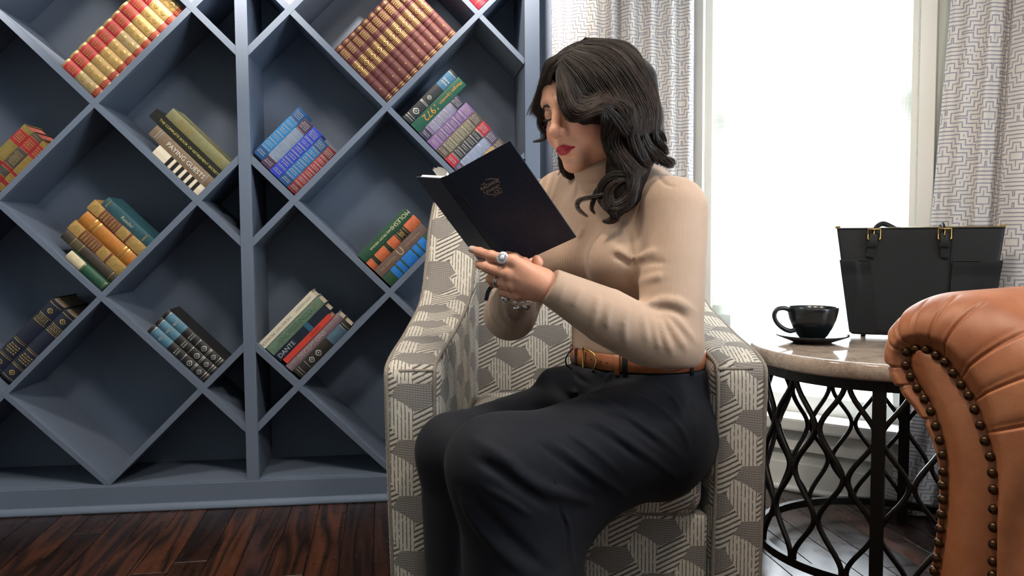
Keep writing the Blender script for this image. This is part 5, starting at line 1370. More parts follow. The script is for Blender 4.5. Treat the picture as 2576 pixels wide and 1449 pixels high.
def sweater_base(p):
    d = torso(p)
    d = smin(d, smax(sleeve_near(p), (p - (wrN + cutN * 0.006)) @ cutN, 0.004), 0.016)
    d = smin(d, smax(sleeve_far(p), (p - (wrF - cutF * 0.012)) @ cutF, 0.004), 0.02)
    nk = rc(p, nk_a, nk_b, 0.060, 0.0585)
    nk = smax(nk, (p - (nk_a + nkd * (np.linalg.norm(nk_b - nk_a) + 0.012))) @ nkd, 0.006)
    d = smin(d, nk, 0.022)
    return d
sw_px = [([(1506, 738), (1499, 778), (1488, 827)], 0.0055, 0.0068), ([(1538, 752), (1529, 790), (1527, 830)], 0.0055, 0.0061), ([(1580, 768), (1571, 812), (1574, 868)], 0.0055, 0.0068),
         ([(1616, 775), (1619, 812), (1630, 868)], 0.0055, 0.0061), ([(1464, 720), (1452, 748), (1440, 775)], 0.005, 0.0047), ([(1425, 698), (1416, 730), (1404, 762)], 0.004, 0.0030),
         ([(1655, 800), (1672, 845), (1690, 890)], 0.0055, 0.0074), ([(1672, 798), (1700, 840), (1726, 880)], 0.0055, 0.0074), ([(1685, 790), (1722, 825), (1748, 860)], 0.0055, 0.0068),
         ([(1640, 795), (1650, 840), (1660, 885)], 0.005, 0.0054), ([(1618, 765), (1660, 756), (1705, 760), (1745, 782)], 0.007, 0.0088), ([(1640, 776), (1690, 780), (1735, 806)], 0.006, -0.0054),
         ([(1606, 714), (1640, 700), (1672, 692)], 0.007, 0.0054), ([(1598, 650), (1630, 638), (1656, 634)], 0.007, 0.0047), ([(1596, 668), (1640, 660), (1680, 662)], 0.006, -0.0030),
         ([(1545, 624), (1572, 640), (1594, 658)], 0.007, 0.0061), ([(1540, 640), (1570, 655), (1590, 668)], 0.006, -0.0054), ([(1634, 478), (1600, 524), (1585, 594), (1594, 655), (1606, 720)], 0.0035, -0.0041),
         ([(1452, 600), (1462, 585), (1468, 570)], 0.006, 0.0041), ([(1700, 470), (1672, 462), (1655, 440)], 0.0035, -0.0030),
         ([(1446, 442), (1480, 452), (1525, 446)], 0.0050, 0.0054), ([(1442, 430), (1480, 437), (1528, 428)], 0.0040, -0.0032),
         ([(1238, 745), (1236, 790), (1262, 832)], 0.005, 0.0047), ([(1256, 742), (1256, 785), (1285, 826)], 0.005, 0.0041), ([(1275, 748), (1276, 785), (1305, 815)], 0.005, 0.0038)]
def fold_lines(f, px, n):
    P = cast(f, np.array([c for q, _, _ in px for c in q])); out, k = [], 0
    for q, w, a in px: out.append((spline(P[k:k + len(q)], n), w, a)); k += len(q)
    return out
sw_folds = fold_lines(sweater_base, sw_px, 7)
def sweater(p):
    d = ridges(p, sweater_base(p), sw_folds)
    return smax(d, (waist[2] + 0.004 - p[:, 2]) , 0.012)
hpN, knN, anN = AT(1636, 1085, 1.60), AT(1246, 1168, 1.40), AT(1362, 1640, 1.45)
hpF, knF, anF = AT(1520, 1045, 1.80), AT(1142, 1134, 1.50), AT(1195, 1560, 1.52)
anN[2] = 0.12; anF[2] = 0.12
def trousers_base(p):
    d = ell(p, waist - UT * 0.015, TF, (0.1155, 0.1455, 0.10))
    d = smin(d, ell(p, AT(1635, 1050, 1.70), TF, (0.126, 0.145, 0.115)), 0.07)
    d = smin(d, ell(p, AT(1648, 1108, 1.66), TF, (0.115, 0.120, 0.085)), 0.05)
    thN = rc(p, hpN - UT * 0.014, knN, 0.120, 0.064); thF_ = rc(p, hpF, knF, 0.105, 0.064)
    shn = chain(p, [knN, AT(1312, 1449, 1.43), anN], [0.063, 0.104, 0.125]); shf = chain(p, [knF, anF], [0.062, 0.085])
    far = smin(thF_, shf, 0.03); nearl = smin(thN, shn, 0.09)
    nearl = smin(nearl, rc(p, AT(1522, 1205, 1.53), AT(1402, 1335, 1.46), 0.056, 0.054), 0.05)
    d = smin(d, far, 0.035); d = smin(d, nearl, 0.022)
    d = smin(d, rc(p, AT(1392, 962, 1.70), AT(1470, 965, 1.66), 0.030, 0.045), 0.03)
    return d
tr_px = [([(1196, 1108), (1270, 1152), (1322, 1203), (1390, 1236), (1480, 1262)], 0.0088, 0.0127), ([(1190, 1150), (1260, 1190), (1320, 1232), (1385, 1275)], 0.0080, -0.0093),
         ([(1360, 1095), (1420, 1135), (1480, 1180), (1575, 1245)], 0.0050, 0.0054), ([(1340, 1105), (1400, 1150), (1470, 1200), (1540, 1250)], 0.0050, -0.0039), ([(1415, 1080), (1480, 1125), (1560, 1190)], 0.0050, 0.0049),
         ([(1440, 1035), (1520, 1070), (1600, 1125), (1700, 1200)], 0.0056, 0.0064), ([(1450, 1060), (1530, 1100), (1620, 1165)], 0.0050, -0.0044), ([(1480, 1000), (1560, 1030), (1630, 1080), (1720, 1152)], 0.0056, 0.0064),
         ([(1500, 1025), (1590, 1070), (1660, 1125)], 0.0050, -0.0044), ([(1570, 985), (1650, 1020), (1710, 1075), (1735, 1130)], 0.0050, 0.0054), ([(1640, 960), (1700, 1010), (1720, 1060)], 0.0043, 0.0039),
         ([(1160, 1240), (1185, 1300), (1240, 1370), (1330, 1449)], 0.0080, 0.0087), ([(1190, 1240), (1230, 1300), (1300, 1370), (1380, 1440)], 0.0096, -0.0070), ([(1210, 1220), (1280, 1260), (1340, 1300)], 0.0056, 0.0044),
         ([(1404, 1275), (1424, 1327), (1428, 1385), (1440, 1449)], 0.003, -0.0058), ([(1412, 1275), (1433, 1327), (1438, 1385), (1450, 1449)], 0.0037, 0.0035),
         ([(1716, 935), (1742, 1005), (1740, 1055), (1746, 1095), (1738, 1130)], 0.003, -0.0058), ([(1390, 1212), (1394, 1226), (1384, 1240)], 0.003, -0.0051),
         ([(1420, 975), (1440, 985), (1480, 1000)], 0.0056, 0.0059), ([(1440, 935), (1470, 960), (1520, 975)], 0.0050, -0.0049), ([(1545, 925), (1535, 945), (1520, 960)], 0.0037, 0.0049), ([(1765, 930), (1780, 980), (1788, 1040)], 0.0031, 0.0039)]
tr_folds = fold_lines(trousers_base, tr_px, 8)
def trousers(p):
    d = ridges(p, trousers_base(p), tr_folds)
    d = smax(d, p[:, 2] - (waist[2] - 0.021), 0.006)
    return smax(d, 0.075 - p[:, 2], 0.01)

# ---- materials
g = NT('skin'); v = g.coord()
cc = g.mix(1.0, g.attr('Col'), g.ramp(g.noise(v, 60, 4), [(0.3, (0.94, 0.93, 0.93)), (0.7, (1.05, 1.05, 1.05))]), 'MULTIPLY')
M_skin = g.out(cc, 0.46, 0, 0.4, g.bump(g.noise(v, 900, 2), 0.06, 0.0004), None, None, None)
g.b.inputs['Subsurface Radius'].default_value = (0.010, 0.004, 0.002); g.b.inputs['Subsurface Scale'].default_value = 0.5
g = NT('ribbed_beige_knit'); rib = g.attr('rib', 'Fac'); v = g.coord()
wv = g.m('SINE', g.m('MULTIPLY', rib, 2 * math.pi / 0.0024))
n = g.noise(v, 12, 3)
cc = g.mix(g.m('ADD', g.m('MULTIPLY', wv, 0.5), 0.5), rgb('#a88d7a'), rgb('#b9a08d'))
cc = g.mix(1.0, cc, g.ramp(n, [(0.3, (0.95,) * 3), (0.7, (1.05,) * 3)]), 'MULTIPLY')
M_knit = g.out(cc, 0.85, 0, 0.2, g.bump(wv, 0.3, 0.0004), None, 0.15)
g = NT('navy_crepe'); v = g.coord(); n = g.noise(v, 700, 2)
M_trou = g.out(g.mix(n, rgb('#0c0f16'), rgb('#12151f')), 0.75, 0, 0.22, g.bump(n, 0.2, 0.0004), None, 0.03)
g = NT('tan_belt_leather'); v = g.coord(); M_belt = g.out(g.ramp(g.noise(v, 40, 4), [(0.3, rgb('#8a4f30')), (0.7, rgb('#a8663f'))]), 0.42, 0, 0.5)

woman = empty('person', (0.2, 1.62, 0.0), label='woman with dark wavy hair in beige turtleneck and navy trousers reading a planner', cat='person')
V1, Q1 = surface(face, HC - 0.16, HC + 0.15, 0.0014); 
hl = np.array([hN[k][j] for k in hN for j in range(4)] + [wN, fN]); V2, Q2 = surface(hand_near, hl.min(0) - 0.03, hl.max(0) + 0.03, 0.0014)
fl_ = np.array([q for J in farF for q in J] + thF + [wF, wF + (elF - wF) * 0.2]); V3, Q3 = surface(hand_far, fl_.min(0) - 0.03, fl_.max(0) + 0.03, 0.0018)
def under(p):                                    # the body beneath the clothes
    d = torso(p) + 0.010
    for a, b, r in ((shN, elN, 0.046), (elN, wN, 0.030), (shF, elF, 0.044), (elF, wF, 0.028), (cv7, hd(-0.02, 0, -0.06), 0.046)): d = smin(d, rc(p, a, b, r, r * 0.8), 0.02)
    d = smin(d, ell(p, AT(1650, 1060, 1.70), TF, (0.11, 0.14, 0.10)), 0.05)
    for a, b, c in ((hpN, knN, anN), (hpF, knF, anF)): d = smin(d, chain(p, [a, b, c], [0.085, 0.045, 0.034]), 0.03)
    return d
V4, Q4 = surface(under, (-0.25, 1.30, 0.10), (0.48, 1.98, 1.05), 0.009)
tipsN = [(hN[k], rN[k][3]) for k in ('index', 'middle')]
VV, QQ, CC = join_np([(V1, Q1, colour_head(V1)), (V2, Q2, colour_hand(V2, tipsN)), (V3, Q3, colour_hand(V3, [])), (V4, Q4, np.tile(SKIN, (len(V4), 1)))])
def pl(o): return local(woman, o)
pl(link('body', np_mesh('body', VV, QQ, True, None, CC), woman, M_skin))
# turtleneck
V, Q = surface(sweater, (-0.12, 1.36, 0.60), (0.46, 1.98, 1.09), 0.0030)
def axis_angle(V, a, b, ref, r):
    ax_ = _n(b - a); x = _n(ref - ax_ * (ref @ ax_)); y = np.cross(ax_, x); e = V - a
    return np.arctan2(e @ y, e @ x) * r
dt, dn, df = torso(V), sleeve_near(V), sleeve_far(V)
nkd_ = rc(V, nk_a, nk_b, 0.060, 0.0585)
camd = np.array([0, -1.0, 0])
rib = axis_angle(V, waist, waist + UT, camd, 0.13)
up_ = (dn < dt + 0.002); fore = rc(V, elN, wrN, 0.052, 0.032) < rc(V, shN, elN + UT * 0.015, 0.070, 0.056)
rib = np.where(up_ & ~fore, axis_angle(V, shN, elN, camd, 0.062), rib); rib = np.where(up_ & fore, axis_angle(V, elN, wrN, camd + UT * 0.3, 0.045), rib)
rib = np.where(df < np.minimum(dt, dn), axis_angle(V, elF, wrF, UT, 0.045), rib)
rib = np.where((nkd_ < np.minimum(dt, dn)), axis_angle(V, nk_a, nk_b, camd, 0.058), rib)
pl(link('turtleneck_sweater', np_mesh('turtleneck_sweater', V, Q, True, {'rib': rib}), woman, M_knit))
V, Q = surface(trousers, (-0.26, 1.24, 0.06), (0.52, 1.99, 0.63), 0.0036)
tro = pl(link('trousers', np_mesh('trousers', V, Q), woman, M_trou))
# belt: a band round the waist
def around(z, off, a0=-math.pi, a1=math.pi, n=120):
    a = np.linspace(a0, a1, n, endpoint=False); k = 1.0
    return np.array([waist + FT * (0.1145 + off) * math.cos(t) + LT * (0.1445 + off) * math.sin(t) + UT * z for t in a])
mb = MB(); rows_ = [around(z, o) for z, o in ((-0.020, 0.0005), (-0.019, 0.0035), (0.011, 0.0035), (0.012, 0.0005))]; mb.grid(np.array(rows_).transpose(1, 0, 2), closed_u=True, closed_v=True, flip=True)
belt = pl(mb.obj('belt', M_belt, woman, smooth=True))
M_buck = simple('pale_gold_metal', rgb('#c9ab72'), 0.25, 1.0, 0.05)
def wpt(t, z, off): return waist + FT * (0.1145 + off) * math.cos(t) + LT * (0.1445 + off) * math.sin(t) + UT * z
bt = -0.10
bp_ = [wpt(bt - 0.10, -0.026, 0.008), wpt(bt - 0.10, 0.016, 0.008), wpt(bt - 0.02, 0.017, 0.009), wpt(bt + 0.12, 0.010, 0.010), wpt(bt + 0.16, -0.004, 0.010), wpt(bt + 0.12, -0.020, 0.010), wpt(bt - 0.02, -0.027, 0.009)]
mb = MB(); mb.tube(spline(bp_ + [bp_[0]], 60)[:-1], 0.0021, 8, closed=True); pl(mb.obj('buckle', M_buck, belt, smooth=True))
for t0, t1, m_ in ((bt + 0.42, bt + 0.49, M_belt), (bt + 0.53, bt + 0.60, M_trou), (bt + 1.55, bt + 1.61, M_trou), (bt - 0.35, bt - 0.30, M_trou)):
    q = np.array([[wpt(t, z, o) for z, o in ((-0.027, 0.002), (-0.026, 0.0065), (0.012, 0.0065), (0.013, 0.002))] for t in np.linspace(t0, t1, 5)]); mb = MB(); mb.grid(q, closed_v=True); pl(mb.obj('belt_loop', m_, belt, smooth=True))
mb = MB()
for q, (t, z) in enumerate(((bt + 0.03, -0.003), (bt + 0.20, -0.004), (bt + 0.30, -0.005))):
    c = wpt(t, z, 0.0040); o_ = _n(c - waist - UT * z); mb.tube([c - o_ * 0.0006, c + o_ * 0.0003], 0.0014, 8)
pl(mb.obj('belt_holes', M_trou, belt, kind='stuff'))
mb = MB(); mb.tube(spline([AT(1442, 876, 1.58), AT(1428, 892, 1.575), AT(1423, 906, 1.575), AT(1427, 920, 1.58), AT(1438, 928, 1.59)], 20), 0.0014, 6); pl(mb.obj('belt_loop', M_trou, belt, smooth=True))
# shoes (below the picture)
M_shoe = simple('black_shoe_leather', rgb('#141416'), 0.3)
for an in (anN, anF):
    def shoe(p, an=an):
        b = np.array([an[0], an[1], 0.0]); f = _n(np.array([-0.75, -0.66, 0]))
        d = smin(ell(p, b + f * 0.07 + UT * 0.030, np.array([f, np.cross(UT, f), UT]), (0.13, 0.045, 0.036)), rc(p, b + UT * 0.04, b + UT * 0.13, 0.042, 0.040), 0.03)
        return smax(d, 0.001 - p[:, 2], 0.004)
    V, Q = surface(shoe, (an[0] - 0.22, an[1] - 0.22, -0.01), (an[0] + 0.1, an[1] + 0.1, 0.19), 0.006); pl(link('shoe', np_mesh('shoe', V, Q), woman, M_shoe))
# ================================================================== hair
def C6(L): return np.array([(1280 + x / 2.7875, 60 + y / 2.7875) for x, y in L])
def hairvol(p):
    d = ell(p, hd(-0.016, 0, 0.036), HF, (0.116, 0.094, 0.093))
    d = smax(d, -ell(p, hd(0.112, -0.018, -0.030), HF, (0.072, 0.074, 0.090)), 0.010)
    d = smax(d, -((p - hd(0, 0, -0.045)) @ HF[2]) , 0.03)
    bang = chain(p, [hd(0.066, 0.012, 0.094), AT(1420, 235, 1.560), AT(1436, 276, 1.548), AT(1470, 292, 1.546), AT(1508, 284, 1.553), AT(1552, 296, 1.572)], [0.012, 0.0155, 0.0160, 0.0180, 0.0230, 0.030], 0.01)
    d = smin(d, bang, 0.022)
    side = chain(p, [AT(1560, 220, 1.625), AT(1590, 300, 1.615), AT(1592, 370, 1.605), AT(1578, 430, 1.590), AT(1566, 488, 1.570), AT(1552, 528, 1.556)], [0.062, 0.058, 0.050, 0.040, 0.034, 0.018], 0.02)
    d = smin(d, side, 0.03)
    back = chain(p, [AT(1590, 210, 1.72), AT(1612, 300, 1.71), AT(1622, 370, 1.69), AT(1640, 410, 1.675)], [0.056, 0.046, 0.034, 0.018], 0.02)
    d = smin(d, back, 0.03)
    far = chain(p, [hd(0.055, -0.03, 0.088), AT(1372, 232, 1.675), AT(1357, 275, 1.690), AT(1372, 322, 1.700)], [0.018, 0.020, 0.016, 0.008], 0.01)
    d = smin(d, far, 0.015)
    return np.minimum(d, chain(p, [AT(1428, 408, 1.765), AT(1432, 436, 1.760), AT(1442, 450, 1.755)], [0.022, 0.014, 0.004]))
hr = np.random.default_rng(5)
def guide(L, n=24, lift=0.0):
    q = spline(C6(L), n); P = cast(lambda p: hairvol(p) - 0.001, q, 34, 1.36, lift)
    for k in range(n):
        if P[k, 1] > 1.80: P[k] = AT(q[k][0], q[k][1], P[k - 1, 1] if k else 1.69)
    for k in range(1, n):                         # a sight line that slips past the hair keeps the depth it had
        if P[k, 1] > P[k - 1, 1] + 0.03: P[k] = AT(q[k][0], q[k][1], P[k - 1, 1])
    for _ in range(2): P[1:-1] = 0.25 * P[:-2] + 0.5 * P[1:-1] + 0.25 * P[2:]
    return P
near_px = [[(335, 330), (338, 430), (352, 550), (388, 640), (440, 684), (520, 668), (600, 632), (680, 606)],
           [(345, 305), (385, 410), (415, 510), (455, 590), (520, 612), (590, 585), (650, 545), (705, 560)],
           [(372, 262), (445, 365), (498, 455), (540, 518), (592, 498), (645, 492), (700, 535), (760, 590)],
           [(400, 235), (500, 300), (570, 390), (630, 470), (690, 530), (760, 580), (830, 640), (860, 700)],
           [(430, 205), (560, 260), (660, 350), (730, 450), (790, 540), (850, 620), (885, 700), (870, 770)],
           [(470, 175), (620, 210), (740, 310), (820, 420), (880, 520), (920, 610), (935, 690), (910, 770)],
           [(520, 150), (680, 165), (800, 250), (880, 360), (950, 470), (990, 570), (1000, 660), (975, 740)],
           [(575, 124), (730, 132), (850, 212), (930, 322), (1000, 440), (1032, 560), (1036, 650), (1012, 725)],
           [(610, 108), (755, 113), (866, 178), (945, 285), (1008, 398), (1038, 520), (1046, 640), (1036, 705)]]
G = np.array([guide(L, 24) for L in near_px])
def sheet(G, N, jit, wob, spread=1.0):
    t = hr.random(N) * (len(G) - 1) * 0.9999; i = t.astype(int); u = (t - i)[:, None, None]
    S = G[i] * (1 - u) + G[i + 1] * u; n = S.shape[1]; x = np.linspace(0, 1, n)[None, :, None]
    S = S + hr.normal(0, jit, (N, 1, 3)) * (0.35 + 0.65 * x) + hr.normal(0, 0.0032, (N, 1, 3)) * x ** 2
    ph = hr.random((N, 1, 3)) * 6.28; S = S + wob * np.sin(x * hr.uniform(3, 9, (N, 1, 1)) + ph) * x
    S[:, :, 1] += np.abs(hr.normal(0, 0.004, (N, 1))) - 0.003
    return S
def lock(L, N, r, lift=0.004, r0=0.45, curl=0.0, P=None, rend=0.25):
    P = guide(L, 24, lift) if P is None else P
    Pp, T, Nn, B = frames(P); x = np.linspace(0, 1, len(P))
    env = (r0 + (1 - r0) * np.sin(np.clip(x / 0.55, 0, 1) * math.pi / 2)) * (1 - (1 - rend) * np.clip((x - 0.5) / 0.5, 0, 1) ** 1.5)
    a = hr.random(N) * 6.28; q = np.sqrt(hr.random(N)) * r; tw = curl * x[None]
    off = np.cos(a[:, None] + tw)[..., None] * Nn[None] + np.sin(a[:, None] + tw)[..., None] * B[None] * 0.75
    S = P[None] + off * (q[:, None] * env[None])[..., None]
    return S + hr.normal(0, 0.0007, (N, 1, 3)) + 0.0012 * np.sin(x[None, :, None] * hr.uniform(4, 12, (N, 1, 1)) + hr.random((N, 1, 3)) * 6.28) * x[None, :, None]
parts_h = [sheet(G, 4000, 0.0018, 0.0016)]
for L, N, r, cl in (([(690, 600), (750, 562), (820, 590), (850, 650), (805, 700), (745, 690)], 130, 0.013, 2),
                    ([(720, 640), (692, 720), (692, 800), (742, 900), (830, 990), (900, 1050), (960, 1030)], 170, 0.014, 1.5),
                    ([(800, 620), (760, 720), (742, 820), (790, 920), (870, 990), (940, 1030)], 150, 0.014, 1.5),
                    ([(880, 650), (862, 760), (900, 870), (950, 950), (1000, 990)], 140, 0.014, 1),
                    ([(960, 650), (942, 760), (980, 860), (1040, 920), (1090, 960), (1140, 985), (1152, 960), (1112, 942)], 110, 0.010, 2),
                    ([(1000, 660), (1012, 740), (1060, 780), (1087, 830), (1062, 850)], 90, 0.008, 2),
                    ([(1020, 690), (1030, 800), (1078, 870), (1100, 902), (1072, 922)], 90, 0.009, 2),
                    ([(940, 760), (960, 850), (1010, 900), (1060, 960), (1085, 985)], 90, 0.009, 1),
                    ([(640, 560), (700, 620), (780, 700), (830, 760), (900, 770), (980, 740), (1020, 720)], 150, 0.012, 2),
                    ([(900, 1040), (882, 1120), (852, 1200), (800, 1260), (742, 1290), (702, 1250), (702, 1170), (752, 1112), (812, 1092)], 170, 0.013, 2),
                    ([(860, 1070), (790, 1056), (712, 1070), (662, 1130), (642, 1200), (690, 1270), (742, 1320), (745, 1368), (692, 1386), (662, 1380)], 150, 0.011, 2),
                    ([(700, 1180), (620, 1208), (540, 1222), (492, 1240), (480, 1280), (510, 1320), (552, 1350)], 45, 0.005, 1),
                    ([(680, 1120), (622, 1160), (600, 1220), (580, 1290), (602, 1332)], 45, 0.005, 1),
                    ([(840, 1080), (862, 1160), (842, 1240), (792, 1290), (770, 1340)], 140, 0.013, 2),
                    ([(760, 900), (800, 1000), (860, 1080), (870, 1150), (830, 1230), (780, 1260)], 150, 0.014, 2),
                    ([(655, 610), (676, 700), (688, 800), (702, 900), (722, 970)], 120, 0.011, 1)):
    parts_h.append(lock(L, int(N * 1.4), r, 0.002, 0.5, cl))
F_px = [[(520, 146), (440, 160), (365, 210), (305, 280), (262, 350)], [(440, 196), (370, 225), (300, 300), (250, 390), (215, 470)], [(380, 252), (315, 305), (252, 395), (208, 490), (178, 590)], [(322, 325), (262, 400), (222, 480), (192, 560), (165, 640)], [(316, 335), (268, 430), (240, 520), (220, 600), (225, 655)], [(305, 352), (284, 440), (268, 530), (262, 600), (262, 650)], [(300, 360), (290, 440), (280, 500), (276, 560), (282, 600)]]
parts_h.append(sheet(np.array([guide(L, 24) for L in F_px]), 1200, 0.0016, 0.0014))
parts_h.append(lock([(240, 560), (222, 620), (212, 690), (232, 740), (268, 780), (235, 815), (172, 826)], 70, 0.007, 0.0, 0.6, 1))
parts_h.append(lock([(215, 560), (200, 610), (225, 660), (260, 690), (250, 720)], 70, 0.008, 0.0, 0.6, 1))
parts_h.append(lock([(250, 410), (195, 520), (150, 600), (125, 642)], 14, 0.005, 0.0, 0.6, 0))
parts_h.append(lock([(370, 930), (378, 1000), (402, 1055), (432, 1088)], 110, 0.011, 0.002, 0.9, 0, rend=0.15))
parts_h.append(lock([(430, 975), (438, 1030), (440, 1060), (436, 1090)], 110, 0.011, 0.002, 0.9, 0, rend=0.15))
parts_h.append(lock([(485, 985), (485, 1015), (462, 1060), (440, 1088)], 80, 0.009, 0.002, 0.9, 0, rend=0.15))
parts_h.append(lock([(360, 900), (358, 990), (365, 1030), (345, 1060)], 12, 0.004, 0.0, 0.9, 0))
# the back of the head, away from the camera
bk_g = []
for a in np.linspace(-2.0, 2.0, 9):
    c, s = math.cos(a), math.sin(a)
    bk_g.append(spline([hd(-0.02, 0, 0.127), hd(-0.03 - 0.08 * c, 0.070 * s, 0.098), hd(-0.02 - 0.118 * c, 0.100 * s, 0.03), hd(-0.02 - 0.118 * c, 0.105 * s, -0.05), hd(-0.03 - 0.10 * c, 0.105 * s, -0.12)], 24))
bS = sheet(np.array(bk_g), 900, 0.002, 0.003); parts_h.append(bS)
S = np.concatenate(parts_h); NSd, npt = S.shape[:2]
T = np.gradient(S, axis=1); T /= np.linalg.norm(T, axis=2)[..., None] + 1e-9
Nv = np.cross(T, np.array([0.12, 1.0, 0.05])); Nv /= np.linalg.norm(Nv, axis=2)[..., None] + 1e-9; Bv = np.cross(T, Nv)
x = np.linspace(0, 1, npt); rad = (hr.uniform(0.00022, 0.00046, NSd)[:, None] * (1 - 0.75 * x[None] ** 3))[..., None]
ringp = np.stack([S + rad * (math.cos(a) * Nv + math.sin(a) * Bv) for a in (0.5, 0.5 + 2.094, 0.5 + 4.188)], 2)      # strands x points x 3
Vh = ringp.reshape(-1, 3); base_i = (np.arange(NSd)[:, None, None] * npt + np.arange(npt - 1)[None, :, None]) * 3
k3 = np.arange(3)[None, None]; k4 = (k3 + 1) % 3
Qh = np.stack([base_i + k3, base_i + k4, base_i + 3 + k4, base_i + 3 + k3], -1).reshape(-1, 4)
tone = np.repeat(np.clip(hr.normal(0.45, 0.22, NSd), 0, 1), npt * 3); along = np.tile(np.repeat(x, 3), NSd)
g = NT('dark_brown_hair'); tn = g.attr('tone', 'Fac'); al2 = g.attr('along', 'Fac')
cc = g.ramp(g.m('ADD', g.m('MULTIPLY', tn, 0.75), g.m('MULTIPLY', al2, 0.25)), [(0.1, rgb('#0e0a09')), (0.42, rgb('#221814')), (0.72, rgb('#3c2b23')), (1.0, rgb('#5c4335'))])
M_hair = g.out(cc, 0.44, 0, 0.42)
hair = pl(link('hair', np_mesh('hair', Vh, Qh, True, {'tone': tone, 'along': along}), woman, M_hair))
g = NT('hair_mass'); v = g.coord(); M_hb = g.out(g.ramp(g.noise(g.mapping(v, (60, 60, 12)), 4.0, 4), [(0.3, rgb('#0b0807')), (0.7, rgb('#1c1310'))]), 0.7, 0, 0.15)
V, Q = surface(lambda p: hairvol(p) + 0.0045, HC - np.array([0.16, 0.16, 0.24]), HC + np.array([0.22, 0.17, 0.17]), 0.0045); pl(link('hair_mass', np_mesh('hair_mass', V, Q), hair, M_hb))
# lashes and brows
M_lash = simple('lash', rgb('#0c0808'), 0.6)
def cast_head(Lq):
    O = np.array([hd(0.16, l, u) for _, l, u in Lq]); t = np.zeros(len(O))
    for _ in range(50): t += 0.8 * face(O - HF[0] * t[:, None])
    return O - HF[0] * t[:, None]
for s in (-1, 1):
    mb = MB(); c = spline([(0, s * 0.0185, -0.0060), (0, s * 0.026, -0.0088), (0, s * 0.034, -0.0092), (0, s * 0.042, -0.0068), (0, s * 0.0465, -0.0040)], 20); ptsl = cast_head(c)
    mb.tube(ptsl + HF[0] * 0.0004, np.linspace(0.0008, 0.0014, 20), 6)
    for k in range(2, 20):
        d = _n(HF[0] * 1.0 - HF[2] * 0.75 + HF[1] * s * 0.5 * (k / 20)); mb.tube([ptsl[k], ptsl[k] + d * 0.004, ptsl[k] + d * 0.0075 + HF[2] * 0.001], [0.0005, 0.00035, 0.0001], 4)
    pl(mb.obj('eyelashes', M_lash, woman, smooth=True))
    mb = MB(); c = spline([(0, s * 0.012, 0.0140), (0, s * 0.022, 0.0165), (0, s * 0.034, 0.0170), (0, s * 0.046, 0.0120)], 26); ptsb = cast_head(c)
    for k in range(26):
        for q in range(8):
            o = ptsb[k] + HF[2] * hr.normal(0, 0.0013) + HF[0] * 0.0003; d = _n(HF[1] * s * 1.0 + HF[2] * (0.35 - 0.75 * k / 26)); mb.tube([o, o + d * 0.004 + HF[0] * 0.0004], [0.00042, 0.00015], 4)
    pl(mb.obj('eyebrow', M_lash, woman))

# ================================================================== jewellery
g = NT('polished_silver'); M_silver = g.out(rgb('#cfcfd2'), 0.16, 1.0)
g = NT('white_enamel_silver'); M_enam = g.out(rgb('#dcdce6'), 0.25, 0.3)
def ringlet(mb, c, ax_, r, th, n=24):
    a0 = _n(np.cross(ax_, (0.3, 0.2, 1.0))); b0_ = np.cross(ax_, a0)
    mb.tube([c + a0 * r * math.cos(t) + b0_ * r * math.sin(t) for t in np.linspace(0, 2 * math.pi, n, endpoint=False)], th, 8, closed=True)
fi = hN['index']; ax1 = _n(fi[1] - fi[0]); c1 = fi[0] + (fi[1] - fi[0]) * 0.36
ring1 = empty('ring', tuple(c1), label='large round white and silver sunburst ring on her index finger', cat='ring')
mb = MB(); ringlet(mb, c1, ax1, 0.0104, 0.0014); local(ring1, mb.obj('band', M_silver, ring1, smooth=True))
on = _n(np.array([-0.12, -1.0, 0.22]) - ax1 * (np.array([-0.12, -1.0, 0.22]) @ ax1)); Rz = Vector(on).to_track_quat('Z', 'Y').to_matrix().to_4x4()
Mr = Matrix.Translation(Vector(c1 + on * 0.0105)) @ Rz
def placed(mb, name, mat, parent, M, smooth=True):
    mb.v = [tuple(M @ Vector(p)) for p in mb.v]; return local(parent, mb.obj(name, mat, parent, smooth=smooth))
mb = MB(); lathe(mb, [(0.0, 0.0032), (0.0042, 0.0030), (0.0046, 0.0022), (0.0098, 0.0020), (0.0108, 0.0010), (0.0108, -0.0008), (0.0, -0.0010)], 40); disc = placed(mb, 'disc', M_enam, ring1, Mr)
mb = MB()
for k in range(28):
    a = k * 2 * math.pi / 28; M = Mr @ Matrix.Rotation(a, 4, 'Z'); mb.box((0.0054, -0.00022, 0.0021), (0.0097 if k % 2 else 0.0082, 0.00022, 0.0026), M=M)
local(ring1, mb.obj('sunburst', M_silver, disc, kind='stuff'))
mb = MB(); M_dark = simple('oxidised_silver', rgb('#3c3c44'), 0.4, 0.8)
for k in range(18):
    a = k * 2 * math.pi / 18; M = Mr @ Matrix.Rotation(a, 4, 'Z'); mb.box((0.0046, -0.00035, 0.0021), (0.0056, 0.00035, 0.0025), M=M)
local(ring1, mb.obj('beading', M_dark, disc, kind='stuff'))
fi = hN['ring']; ax2 = _n(fi[1] - fi[0]); c2 = fi[0] + (fi[1] - fi[0]) * 0.66
ring2 = empty('ring', tuple(c2), label='thin double silver ring on her ring finger', cat='ring')
for o in (-0.0016, 0.0016):
    mb = MB(); ringlet(mb, c2 + ax2 * o, ax2, 0.0100, 0.0011); local(ring2, mb.obj('band', M_silver, ring2, smooth=True))
lo_ = _n(np.array([0.1, -0.5, -1.0]) - ax2 * (np.array([0.1, -0.5, -1.0]) @ ax2)); mb = MB()
for o in (-0.002, 0.0, 0.002):
    lathe(mb, [(0.0, -0.0012), (0.0012, 0.0), (0.0, 0.0012)], 8, center=tuple(c2 + lo_ * 0.011 + ax2 * o))
